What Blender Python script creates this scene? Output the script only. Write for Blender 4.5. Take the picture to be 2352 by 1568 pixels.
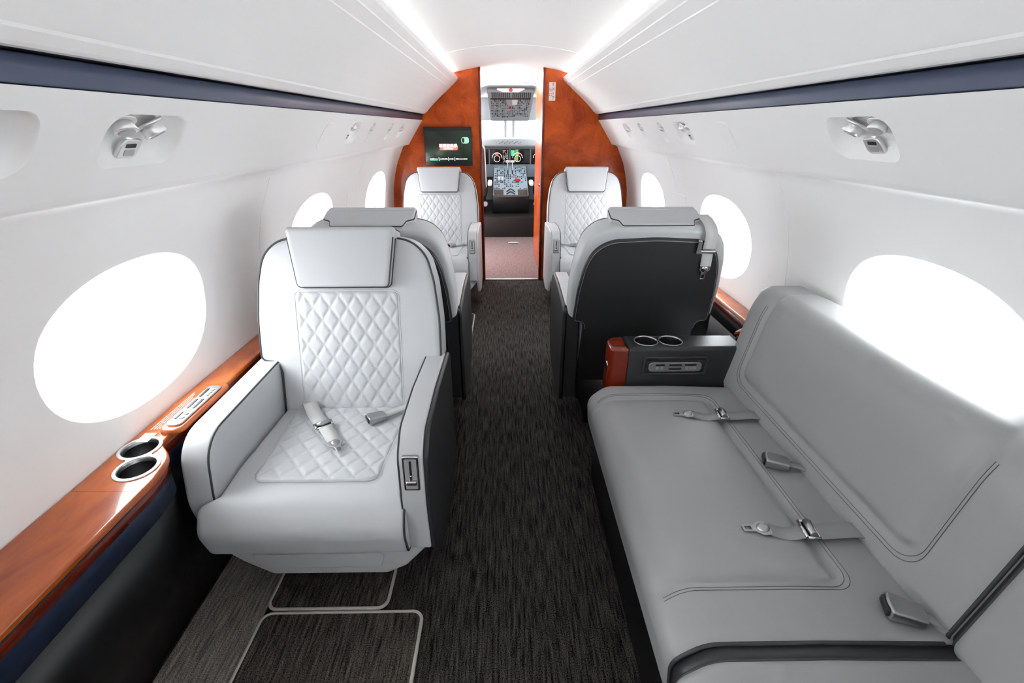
import bpy, math, random
from mathutils import Vector, Matrix
from math import sin, cos, pi, radians, sqrt, atan2, exp, hypot
random.seed(7)
for o in list(bpy.data.objects): bpy.data.objects.remove(o)
SC = bpy.context.scene
COL = SC.collection

# ------------------------------------------------------------------ camera, world, lights, exposure
cam = bpy.data.cameras.new('camera'); cam.sensor_width = 36; cam.lens = 1060/2352*36; cam.clip_start = .02
co = bpy.data.objects.new('camera', cam); COL.objects.link(co)
co.location = (-.055, 0, 1.36); co.rotation_euler = (radians(90)-math.atan(492/1060), 0, -.0154)
SC.camera = co
W = bpy.data.worlds.new('daylight'); SC.world = W; W.use_nodes = True
W.node_tree.nodes['Background'].inputs[0].default_value = (.93, .97, 1, 1)
W.node_tree.nodes['Background'].inputs[1].default_value = 7.0
SC.view_settings.view_transform = 'Standard'; SC.view_settings.look = 'None'
SC.view_settings.exposure = 1.08; SC.view_settings.gamma = 1
SC.cycles.diffuse_bounces = 8; SC.cycles.max_bounces = 14
LED = 6.0        # strength of the light strips in the ceiling coves

# ------------------------------------------------------------------ materials
def lin(c):
    return tuple(((x/255)/12.92 if x/255 <= .04045 else ((x/255+.055)/1.055)**2.4) for x in c)
def mat(name, col, rough=.5, metal=0, coat=0, noise=None, bump=None, emit=None, spec=.5):
    m = bpy.data.materials.new(name); m.use_nodes = True
    nt = m.node_tree; b = nt.nodes['Principled BSDF']
    b.inputs['Base Color'].default_value = (*col, 1); b.inputs['Roughness'].default_value = rough
    b.inputs['Metallic'].default_value = metal; b.inputs['Coat Weight'].default_value = coat
    b.inputs['Coat Roughness'].default_value = .04; b.inputs['Specular IOR Level'].default_value = spec
    tc = nt.nodes.new('ShaderNodeTexCoord')
    if noise:   # (scale xyz, detail, col2, lo, hi)
        sc, det, c2, lo, hi = noise
        mp = nt.nodes.new('ShaderNodeMapping'); mp.inputs['Scale'].default_value = sc
        nz = nt.nodes.new('ShaderNodeTexNoise'); nz.inputs['Scale'].default_value = 1; nz.inputs['Detail'].default_value = det
        rp = nt.nodes.new('ShaderNodeValToRGB')
        rp.color_ramp.elements[0].position = lo; rp.color_ramp.elements[0].color = (*col, 1)
        rp.color_ramp.elements[1].position = hi; rp.color_ramp.elements[1].color = (*c2, 1)
        nt.links.new(tc.outputs['Object'], mp.inputs[0]); nt.links.new(mp.outputs[0], nz.inputs['Vector'])
        nt.links.new(nz.outputs['Fac'], rp.inputs[0]); nt.links.new(rp.outputs[0], b.inputs['Base Color'])
    if bump:    # (scale, strength, distance)
        nb = nt.nodes.new('ShaderNodeTexNoise'); nb.inputs['Scale'].default_value = bump[0]; nb.inputs['Detail'].default_value = 3
        bp = nt.nodes.new('ShaderNodeBump'); bp.inputs['Strength'].default_value = bump[1]; bp.inputs['Distance'].default_value = bump[2]
        nt.links.new(tc.outputs['Object'], nb.inputs['Vector']); nt.links.new(nb.outputs['Fac'], bp.inputs['Height'])
        nt.links.new(bp.outputs[0], b.inputs['Normal'])
    if emit:
        b.inputs['Emission Color'].default_value = (*emit[0], 1); b.inputs['Emission Strength'].default_value = emit[1]
    return m

def carpet(name, c1, c2, stretch=(130, 9, 1), hi=.66):
    m = mat(name, c1, .95, spec=.1); nt = m.node_tree; b = nt.nodes['Principled BSDF']
    tc = nt.nodes.new('ShaderNodeTexCoord')
    mp = nt.nodes.new('ShaderNodeMapping'); mp.inputs['Scale'].default_value = stretch
    nz = nt.nodes.new('ShaderNodeTexNoise'); nz.inputs['Scale'].default_value = 1; nz.inputs['Detail'].default_value = 4; nz.inputs['Roughness'].default_value = .7
    nt.links.new(tc.outputs['Object'], mp.inputs[0]); nt.links.new(mp.outputs[0], nz.inputs['Vector'])
    mp2 = nt.nodes.new('ShaderNodeMapping'); mp2.inputs['Scale'].default_value = (stretch[0]*2.6, stretch[1]*34, 1) if stretch[0] > stretch[1] else (stretch[0]*26, stretch[1]*1.2, 1)
    n2 = nt.nodes.new('ShaderNodeTexNoise'); n2.inputs['Scale'].default_value = 1; n2.inputs['Detail'].default_value = 2
    nt.links.new(tc.outputs['Object'], mp2.inputs[0]); nt.links.new(mp2.outputs[0], n2.inputs['Vector'])
    mul = nt.nodes.new('ShaderNodeMath'); mul.operation = 'MULTIPLY'
    nt.links.new(nz.outputs['Fac'], mul.inputs[0]); nt.links.new(n2.outputs['Fac'], mul.inputs[1])
    rp = nt.nodes.new('ShaderNodeValToRGB')
    rp.color_ramp.elements[0].position = .17; rp.color_ramp.elements[0].color = (*c1, 1)
    rp.color_ramp.elements[1].position = .44; rp.color_ramp.elements[1].color = (*c2, 1)
    nt.links.new(mul.outputs[0], rp.inputs[0]); nt.links.new(rp.outputs[0], b.inputs['Base Color'])
    bp = nt.nodes.new('ShaderNodeBump'); bp.inputs['Strength'].default_value = .8; bp.inputs['Distance'].default_value = .004
    nt.links.new(mul.outputs[0], bp.inputs['Height']); nt.links.new(bp.outputs[0], b.inputs['Normal'])
    return m

def wood(name, a, b_, c, scale=(5, 5, 5), rough=.22, coat=.5, spec=.4):
    m = mat(name, a, rough, coat=coat, spec=spec); nt = m.node_tree; b = nt.nodes['Principled BSDF']
    tc = nt.nodes.new('ShaderNodeTexCoord')
    mp = nt.nodes.new('ShaderNodeMapping'); mp.inputs['Scale'].default_value = scale
    nz = nt.nodes.new('ShaderNodeTexNoise'); nz.inputs['Scale'].default_value = 1; nz.inputs['Detail'].default_value = 8; nz.inputs['Roughness'].default_value = .6; nz.inputs['Distortion'].default_value = .8
    rp = nt.nodes.new('ShaderNodeValToRGB')
    rp.color_ramp.elements[0].position = .3; rp.color_ramp.elements[0].color = (*a, 1)
    rp.color_ramp.elements[1].position = .68; rp.color_ramp.elements[1].color = (*b_, 1)
    vo = nt.nodes.new('ShaderNodeTexNoise'); vo.inputs['Scale'].default_value = 60; vo.inputs['Detail'].default_value = 3
    r2 = nt.nodes.new('ShaderNodeValToRGB')
    r2.color_ramp.elements[0].position = .30; r2.color_ramp.elements[0].color = (*c, 1)
    r2.color_ramp.elements[1].position = .42; r2.color_ramp.elements[1].color = (1, 1, 1, 1)
    mx = nt.nodes.new('ShaderNodeMix'); mx.data_type = 'RGBA'; mx.blend_type = 'MULTIPLY'; mx.inputs[0].default_value = .5 if scale[0] < 6 else .2
    nt.links.new(tc.outputs['Object'], mp.inputs[0]); nt.links.new(mp.outputs[0], nz.inputs['Vector'])
    nt.links.new(tc.outputs['Object'], vo.inputs['Vector']); nt.links.new(vo.outputs['Fac'], r2.inputs[0])
    nt.links.new(nz.outputs['Fac'], rp.inputs[0]); nt.links.new(rp.outputs[0], mx.inputs[6]); nt.links.new(r2.outputs[0], mx.inputs[7])
    nt.links.new(mx.outputs[2], b.inputs['Base Color'])
    return m

M = dict(
    shell=mat('cabin white', (.86, .86, .855), .55, bump=(300, .05, .0005)),
    led=mat('light strip', (1, 1, 1), .5, emit=((1, .99, .975), LED)),
    belt=mat('navy rail leather', (.060, .078, .135), .42, bump=(500, .1, .0005)),
    leather=mat('light grey leather', (.50, .508, .522), .42, bump=(420, .12, .0006)),
    sofa=mat('grey leather', (.305, .308, .308), .42, bump=(420, .12, .0006)),  # seat leather in a darker copy, shade on the sofa put into the colour
    char=mat('charcoal leather', (.024, .025, .026), .42, bump=(420, .2, .0006)),
    pipe=mat('piping', (.035, .037, .04), .5),
    stitch=mat('stitching', (.10, .10, .10), .8),
    sparkle=mat('pale stitching', (.66, .66, .67), .7),
    dark=mat('dark laminate', (.006, .0065, .007), .4),
    navy=mat('navy leather', (.010, .020, .048), .5, bump=(420, .2, .0006)),
    black=mat('black plastic', (.012, .012, .013), .4),
    wood=wood('burl wood', (.27, .029, .004), (.62, .108, .013), (.6, .45, .4), (5, 5, 5), .3, .10, .18),
    woodl=wood('ledge burl wood', (.25, .036, .005), (.60, .15, .022), (.7, .6, .6), (9, 3, 9)),
    woodd=wood('dark red wood', (.11, .007, .002), (.20, .018, .004), (.6, .5, .5), (6, 6, 6)),
    silver=mat('satin silver', (.44, .44, .44), .3, 1),
    chrome=mat('chrome', (.62, .62, .62), .15, 1),
    bright=mat('bright satin metal', (.80, .80, .80), .38, .8),
    grey=mat('grey plastic', (.42, .42, .42), .4, .3),
    web=mat('belt webbing', (.56, .56, .55), .8, bump=(900, .5, .0008)),
    webs=mat('grey belt webbing', (.29, .29, .29), .8, bump=(900, .5, .0008)),
    carpet=carpet('charcoal carpet', (.002, .0019, .0018), (.125, .113, .103)),
    carpet2=carpet('taupe carpet', (.09, .08, .072), (.50, .46, .41), (130, 9, 1)),
    mat_=carpet('foot mat', (.011, .009, .008), (.19, .165, .145), (130, 9, 1)),
    mauve=mat('mauve carpet', (.10, .07, .068), .95, noise=((90, 90, 90), 3, (.24, .175, .17), .35, .65), bump=(400, .4, .002)),
    bind=mat('carpet binding', (.52, .49, .45), .8, bump=(300, .6, .002)),
    brown=mat('brown leather', (.05, .028, .018), .5, bump=(420, .2, .0006)),
    cockpit=mat('cockpit grey', (.34, .36, .37), .55),
    cblue=mat('instrument panel blue grey', (.25, .32, .38), .5),
    white=mat('white plastic', (.8, .8, .8), .5),
    fleece=mat('white fleece', (.8, .79, .77), .95, bump=(200, .8, .004)),
    red=mat('red paint', (.5, .02, .02), .4),
    screen=mat('dark screen', (.004, .004, .005), .15),
    em_w=mat('screen white', (1, 1, 1), .5, emit=((1, 1, 1), .9)),
    em_g=mat('screen green', (.05, .4, .2), .5, emit=((.05, .45, .22), .7)),
    em_r=mat('screen red', (.8, .1, .1), .5, emit=((.9, .12, .08), .8)),
    signred=mat('sign red', (.6, .03, .02), .5),
    sign=mat('sign plate', (.75, .75, .73), .4),
)
g = bpy.data.materials.new('window glass'); g.use_nodes = True; nt = g.node_tree
for n in list(nt.nodes): nt.nodes.remove(n)
o_ = nt.nodes.new('ShaderNodeOutputMaterial'); mx_ = nt.nodes.new('ShaderNodeMixShader'); tr_ = nt.nodes.new('ShaderNodeBsdfTransparent'); gl_ = nt.nodes.new('ShaderNodeBsdfGlossy')
gl_.inputs['Roughness'].default_value = .05; 
mx_.inputs[0].default_value = .03; nt.links.new(tr_.outputs[0], mx_.inputs[1]); nt.links.new(gl_.outputs[0], mx_.inputs[2]); nt.links.new(mx_.outputs[0], o_.inputs[0])
M['glass'] = g
s_ = bpy.data.materials.new('film menu picture'); s_.use_nodes = True; nt = s_.node_tree; b = nt.nodes['Principled BSDF']
b.inputs['Base Color'].default_value = (.004, .004, .004, 1); b.inputs['Roughness'].default_value = .2
tc = nt.nodes.new('ShaderNodeTexCoord'); mp = nt.nodes.new('ShaderNodeMapping'); mp.inputs['Scale'].default_value = (3.5, 6, 7)
nz = nt.nodes.new('ShaderNodeTexNoise'); nz.inputs['Scale'].default_value = 1; nz.inputs['Detail'].default_value = 3
rp = nt.nodes.new('ShaderNodeValToRGB'); e = rp.color_ramp.elements
e[0].position = .42; e[0].color = (.006, .0065, .006, 1); e[1].position = .80; e[1].color = (.02, .08, .05, 1)
k = e.new(.58); k.color = (.008, .022, .009, 1)
nt.links.new(tc.outputs['Object'], mp.inputs[0]); nt.links.new(mp.outputs[0], nz.inputs['Vector']); nt.links.new(nz.outputs['Fac'], rp.inputs[0])
nt.links.new(rp.outputs[0], b.inputs['Emission Color']); b.inputs['Emission Strength'].default_value = .7
M['picture'] = s_

# ------------------------------------------------------------------ mesh helpers
def obj(name, vs, fs, m, parent=None, smooth=True, loc=None):
    me = bpy.data.meshes.new(name); me.from_pydata([tuple(v) for v in vs], [], fs); me.validate()
    import bmesh as _b
    bm = _b.new(); bm.from_mesh(me); _b.ops.recalc_face_normals(bm, faces=bm.faces); bm.to_mesh(me); bm.free()
    if smooth: me.polygons.foreach_set('use_smooth', [len(p.vertices) < 7 for p in me.polygons])
    me.materials.append(M[m] if isinstance(m, str) else m)
    o = bpy.data.objects.new(name, me); COL.objects.link(o)
    if parent is not None: o.parent = parent
    return o
def tag(o, label=None, cat=None, group=None, kind=None):
    for k_, v in (('label', label), ('category', cat), ('group', group), ('kind', kind)):
        if v: o[k_] = v
    return o
def thing(name, label, cat, loc=(0, 0, 0), rz=0, group=None):
    o = bpy.data.objects.new(name, None); COL.objects.link(o); o.empty_display_size = .1
    o.location = loc; o.rotation_euler = (0, 0, rz)
    return tag(o, label, cat, group)
class MB:
    """collects shapes into one mesh"""
    def __init__(s): s.v = []; s.f = []
    def add(s, vs, fs):
        n = len(s.v); s.v += [tuple(v) for v in vs]; s.f += [tuple(i+n for i in f) for f in fs]; return s
    def obj(s, name, m, parent=None, smooth=True): return obj(name, s.v, s.f, m, parent, smooth)
    def xf(s, M4): s.v = [tuple(M4 @ Vector(v)) for v in s.v]; return s
def rc(pts, n=6):
    """closed 2D outline with rounded corners; pts = (x, y[, r])"""
    out = []; N = len(pts)
    for i, p in enumerate(pts):
        r = p[2] if len(p) > 2 else 0
        P = Vector(p[:2]); A = Vector(pts[i-1][:2])-P; B = Vector(pts[(i+1) % N][:2])-P
        if r <= 0: out.append((P.x, P.y)); continue
        la, lb = A.length, B.length; A.normalize(); B.normalize()
        ang = A.angle(B)
        if ang > 3.12: out.append((P.x, P.y)); continue
        t = min(r/math.tan(ang/2), la*.49, lb*.49); rr = t*math.tan(ang/2)
        C = P+(A+B).normalized()*(rr/sin(ang/2))
        a0 = atan2(*(P+A*t-C).yx); a1 = atan2(*(P+B*t-C).yx); d = (a1-a0+pi) % (2*pi)-pi
        for k_ in range(n+1): a = a0+d*k_/n; out.append((C.x+rr*cos(a), C.y+rr*sin(a)))
    return out
def resample(pts, ds, closed=True):
    out = []; N = len(pts)
    for i in range(N if closed else N-1):
        a = Vector(pts[i]); b = Vector(pts[(i+1) % N]); L = (b-a).length; k_ = max(1, int(math.ceil(L/ds)))
        for j in range(k_): out.append(tuple(a.lerp(b, j/k_)))
    if not closed: out.append(tuple(pts[-1]))
    return out
def normals(o):
    N = len(o); area = sum(o[i-1][0]*o[i][1]-o[i][0]*o[i-1][1] for i in range(N)); s = 1 if area > 0 else -1
    res = []
    for i in range(N):
        def dirn(a, b):
            d = Vector((b[0]-a[0], b[1]-a[1])); return d.normalized() if d.length > 1e-9 else Vector((0, 0))
        d = dirn(o[i-1], o[i])+dirn(o[i], o[(i+1) % N])
        if d.length < 1e-6: d = dirn(o[i], o[(i+1) % N])
        d.normalize(); res.append(Vector((d.y, -d.x))*s)
    return res
def stations(w0, w1, r0=0, r1=0, n=4, step=None):
    st = []
    if r0 > 0:
        st.append((w0, r0+.003))
        for k_ in range(n+1): a = pi/2*k_/n; st.append((w0+r0*(1-cos(a)), r0*(1-sin(a))))
    else: st.append((w0, 0))
    if step:
        a, b = w0+r0, w1-r1; k_ = max(1, int((b-a)/step))
        for j in range(1, k_): st.append((a+(b-a)*j/k_, 0))
    if r1 > 0:
        for k_ in range(n+1): a = pi/2*k_/n; st.append((w1-r1*(1-sin(a)), r1*(1-cos(a))))
        st.append((w1, r1+.003))
    else: st.append((w1, 0))
    return st
def untangle(o, q):
    """collapse corner runs that an inset has turned inside out onto their mitre point"""
    N = len(o); q = list(q)
    for _ in range(5):
        flip = [(q[(i+1) % N][0]-q[i][0])*(o[(i+1) % N][0]-o[i][0])+(q[(i+1) % N][1]-q[i][1])*(o[(i+1) % N][1]-o[i][1]) < -1e-12 for i in range(N)]
        if not any(flip) or all(flip): break
        st = next(i for i in range(N) if not flip[i]); i = 0; done = False
        while i < N:
            a = (st+i) % N
            if flip[a]:
                j = i
                while flip[(st+j) % N] and j < N+i: j += 1
                b = (st+j) % N; p1, p2 = q[a-1], q[a]; p3, p4 = q[b], q[(b+1) % N]
                d1 = (p2[0]-p1[0], p2[1]-p1[1]); d2 = (p4[0]-p3[0], p4[1]-p3[1]); den = d1[0]*d2[1]-d1[1]*d2[0]
                mid = ((p2[0]+p3[0])/2, (p2[1]+p3[1])/2); X_ = mid
                if abs(den) > 1e-12:
                    t = ((p3[0]-p1[0])*d2[1]-(p3[1]-p1[1])*d2[0])/den; X2 = (p1[0]+d1[0]*t, p1[1]+d1[1]*t)
                    if hypot(X2[0]-mid[0], X2[1]-mid[1]) < .03: X_ = X2
                for k_ in range(i, j+1): q[(st+k_) % N] = X_
                i = j+1
            else: i += 1
    return q
def prism(outline, st, fn, disp=None, caps=(1, 1)):
    N = len(outline); nm = normals(outline); vs = []; fs = []
    for w, ins in st:
        ring = []
        for i, p in enumerate(outline):
            d = -ins+(disp(p[0], p[1], w, nm[i]) if disp else 0)
            ring.append((p[0]+nm[i].x*d, p[1]+nm[i].y*d))
        if ins > 0 and not disp: ring = untangle(outline, ring)
        vs += [fn(a, b, w) for a, b in ring]
    for k_ in range(len(st)-1):
        for i in range(N):
            j = (i+1) % N; fs.append((k_*N+i, k_*N+j, (k_+1)*N+j, (k_+1)*N+i))
    if caps[0]: fs.append(tuple(range(N-1, -1, -1)))
    if caps[1]: fs.append(tuple((len(st)-1)*N+i for i in range(N)))
    return vs, fs
XY = lambda a, b, w: (a, b, w)
XZ = lambda a, b, w: (a, w, b)      # outline in x,z, extruded in y
YZ = lambda a, b, w: (w, a, b)      # outline in y,z, extruded in x
def rbox(x0, x1, y0, y1, z0, z1, r=.004, n=3):
    r = min(r, (x1-x0)/2.1, (y1-y0)/2.1, (z1-z0)/2.1)
    return prism(rc([(x0, y0, r), (x1, y0, r), (x1, y1, r), (x0, y1, r)], n), stations(z0, z1, r*.9, r*.9, n), XY)
def tube(path, r, closed=False, n=6, cap=True):
    P = [Vector(p) for p in path]; N = len(P); vs = []; fs = []
    up = None
    for i in range(N):
        a = P[i-1] if (i > 0 or closed) else P[i]; b = P[(i+1) % N] if (i < N-1 or closed) else P[i]
        t = (b-a); t = t.normalized() if t.length > 1e-9 else Vector((0, 0, 1))
        if up is None:
            up = Vector((0, 0, 1)) if abs(t.z) < .9 else Vector((1, 0, 0))
        s = t.cross(up)
        if s.length < 1e-6: s = t.cross(Vector((.3, .5, .8)))
        s.normalize(); up = s.cross(t).normalized()
        for k_ in range(n):
            a_ = 2*pi*k_/n; vs.append(P[i]+s*cos(a_)*r+up*sin(a_)*r)
    for i in range(N if closed else N-1):
        j = (i+1) % N
        for k_ in range(n): l = (k_+1) % n; fs.append((i*n+k_, i*n+l, j*n+l, j*n+k_))
    if not closed and cap: fs.append(tuple(range(n))); fs.append(tuple((N-1)*n+k_ for k_ in range(n)))
    return vs, fs
def cyl(c, ax, r, h, n=20, r2=None, bev=0):
    """cylinder with a base at c running h along the axis ax"""
    c = Vector(c); ax = Vector(ax).normalized(); u = ax.orthogonal().normalized(); v = ax.cross(u); r2 = r if r2 is None else r2
    prof = [(0, r)]+([(h-bev, r2), (h, r2-bev)] if bev else [(h, r2)])
    if bev: prof = [(0, r-bev), (bev, r)]+prof[1:]
    vs = []; fs = []
    for d, q in prof:
        for k_ in range(n): a = 2*pi*k_/n; vs.append(c+ax*d+u*cos(a)*q+v*sin(a)*q)
    m = len(prof)
    for i in range(m-1):
        for k_ in range(n): l = (k_+1) % n; fs.append((i*n+k_, i*n+l, (i+1)*n+l, (i+1)*n+k_))
    fs += [tuple(range(n)), tuple((m-1)*n+k_ for k_ in range(n))]
    return vs, fs
def strap(path, width, th, side):
    """flat band along a path; side = vector or list of vectors across the band"""
    vs = []; fs = []; N = len(path)
    for i, p in enumerate(path):
        p = Vector(p); s = Vector(side[i] if isinstance(side, list) else side).normalized()*width/2
        a = Vector(path[max(0, i-1)]); b = Vector(path[min(N-1, i+1)]); t = (b-a).normalized(); nrm = s.cross(t).normalized()*th/2
        vs += [p-s-nrm, p+s-nrm, p+s+nrm, p-s+nrm]
    for i in range(N-1):
        for k_ in range(4): l = (k_+1) % 4; fs.append((i*4+k_, i*4+l, (i+1)*4+l, (i+1)*4+k_))
    fs += [(0, 1, 2, 3), tuple((N-1)*4+k_ for k_ in range(4))]
    return vs, fs
def smoothpath(pts, n=6):
    P = [Vector(p) for p in pts]; out = []
    for i in range(len(P)-1):
        p0 = P[max(0, i-1)]; p1 = P[i]; p2 = P[i+1]; p3 = P[min(len(P)-1, i+2)]
        for k_ in range(n):
            t = k_/n; out.append(.5*((2*p1)+(p2-p0)*t+(2*p0-5*p1+4*p2-p3)*t*t+(3*p1-p0-3*p2+p3)*t**3))
    out.append(P[-1]); return out
def cut(o, cutters):
    """boolean the cutters out of o, applied for good"""
    for c in cutters:
        md = o.modifiers.new('cut', 'BOOLEAN'); md.object = c; md.solver = 'EXACT'
    bpy.context.view_layer.update()
    dg = bpy.context.evaluated_depsgraph_get(); me = bpy.data.meshes.new_from_object(o.evaluated_get(dg))
    o.modifiers.clear(); o.data = me
    for c in cutters: bpy.data.objects.remove(c)
def text_mesh(name, s, size, m, parent, M4, extrude=.0006, sx=1, align='CENTER'):
    cu = bpy.data.curves.new(name, 'FONT'); cu.body = s; cu.size = size; cu.extrude = extrude; cu.align_x = align; cu.align_y = 'CENTER'
    t = bpy.data.objects.new(name, cu); COL.objects.link(t); bpy.context.view_layer.update()
    me = bpy.data.meshes.new_from_object(t.evaluated_get(bpy.context.evaluated_depsgraph_get()))
    bpy.data.objects.remove(t); me.transform(M4 @ Matrix.Diagonal((sx, 1, 1, 1))); me.materials.clear(); me.materials.append(M[m])
    o = bpy.data.objects.new(name, me); COL.objects.link(o); o.parent = parent; return o
def sweep_y(profile, y0, y1, fn=None):
    vs = []; fs = []; N = len(profile)
    for y in (y0, y1):
        for p in profile: vs.append((p[0], y, p[1]))
    for i in range(N-1): fs.append((i, i+1, N+i+1, N+i))
    return vs, fs
def lerp_profile(prof):
    L = [0]
    for i in range(1, len(prof)): L.append(L[-1]+hypot(prof[i][0]-prof[i-1][0], prof[i][1]-prof[i-1][1]))
    def f(s):
        s = max(0, min(L[-1], s))
        for i in range(1, len(L)):
            if s <= L[i]+1e-9:
                t = (s-L[i-1])/max(1e-9, L[i]-L[i-1]); return (prof[i-1][0]+(prof[i][0]-prof[i-1][0])*t, prof[i-1][1]+(prof[i][1]-prof[i-1][1])*t)
        return prof[-1]
    return f, L[-1]
def hole_patch(rect, c, poly, surf, rings=5, M_=64):
    """rectangle (a0,a1,b0,b1) with a hole (poly around c), mapped by surf(a,b); returns mesh and the rim points (a,b)"""
    a0, a1, b0, b1 = rect; cx, cy = c
    angs = [2*pi*k_/M_ for k_ in range(M_)]+[atan2(b-cy, a-cx) % (2*pi) for a in (a0, a1) for b in (b0, b1)]
    angs = sorted(set(round(a, 6) for a in angs)); inner = []; outer = []
    for a in angs:
        dx, dy = cos(a), sin(a); t = 1e9
        if dx > 1e-9: t = min(t, (a1-cx)/dx)
        if dx < -1e-9: t = min(t, (a0-cx)/dx)
        if dy > 1e-9: t = min(t, (b1-cy)/dy)
        if dy < -1e-9: t = min(t, (b0-cy)/dy)
        outer.append((cx+dx*t, cy+dy*t)); best = None
        for i in range(len(poly)):
            p = poly[i]; q = poly[(i+1) % len(poly)]; ex, ey = q[0]-p[0], q[1]-p[1]; den = dx*ey-dy*ex
            if abs(den) < 1e-12: continue
            tt = ((p[0]-cx)*ey-(p[1]-cy)*ex)/den; uu = ((p[0]-cx)*dy-(p[1]-cy)*dx)/den
            if tt > 0 and -1e-6 <= uu <= 1+1e-6: best = tt if best is None else max(best, tt)
        inner.append((cx+dx*best, cy+dy*best))
    N = len(angs); vs = []; fs = []
    for k_ in range(rings+1):
        t = (k_/rings)**1.3
        for i in range(N): vs.append(surf(inner[i][0]+(outer[i][0]-inner[i][0])*t, inner[i][1]+(outer[i][1]-inner[i][1])*t))
    for k_ in range(rings):
        for i in range(N): j = (i+1) % N; fs.append((k_*N+i, k_*N+j, (k_+1)*N+j, (k_+1)*N+i))
    return vs, fs, inner
def ringed(rings):
    """closed rings of equal length -> skin"""
    N = len(rings[0]); vs = [v for r in rings for v in r]; fs = []
    for k_ in range(len(rings)-1):
        for i in range(N): j = (i+1) % N; fs.append((k_*N+i, k_*N+j, (k_+1)*N+j, (k_+1)*N+i))
    return vs, fs

# ------------------------------------------------------------------ the setting: cabin shell
YB = 4.375; Y0 = -1.45
low = [(1.085, 0), (1.08, .30), (1.062, .58)]
wallp = [(1.062, .58), (1.066, .66), (1.064, .76), (1.054, .86), (1.034, .96), (1.005, 1.06), (.968, 1.14), (.945, 1.185)]
lip = [(.945, 1.185), (.936, 1.205), (.918, 1.2165), (.893, 1.2205), (.880, 1.226), (.875, 1.238)]
psu = [(.875, 1.238), (.752, 1.415)]
beltp = [(.752, 1.415), (.762, 1.4185), (.772, 1.4190), (.772, 1.461), (.738, 1.461)]
binp = [(.738, 1.461), (.728, 1.4625), (.722, 1.467), (.705, 1.482), (.703, 1.4805), (.701, 1.486), (.672, 1.515), (.642, 1.543), (.58, 1.597), (.536, 1.632), (.505, 1.658), (.5035, 1.656), (.502, 1.6605), (.470, 1.687), (.4685, 1.685), (.467, 1.690), (.445, 1.710), (.437, 1.722), (.435, 1.734), (.445, 1.740), (.53, 1.742)]
arch = [(.53, 1.742), (.54, 1.746), (.53, 1.750)]+[(x, 1.825-.075*(x/.53)**2) for x in (.50, .44, .36, .27, .18, .09, 0)]
WIN = {-1: [3.74-1.285*k_ for k_ in range(5)], 1: [3.58-1.235*k_ for k_ in range(5)]}
HW, HH = .305, .202
def ell(cy, cs, a, b, n=72, p=2.25):
    out = []
    for k_ in range(n):
        t = 2*pi*k_/n; c_, s2 = cos(t), sin(t)
        out.append((cy+a*math.copysign(abs(c_)**(2/p), c_), cs+b*math.copysign(abs(s2)**(2/p), s2)))
    return out
fw, LW = lerp_profile(wallp)
def s_of_z(z):
    lo, hi = 0, LW
    for _ in range(40):
        m_ = (lo+hi)/2
        if fw(m_)[1] < z: lo = m_
        else: hi = m_
    return lo
SWC = s_of_z(.858)
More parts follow.
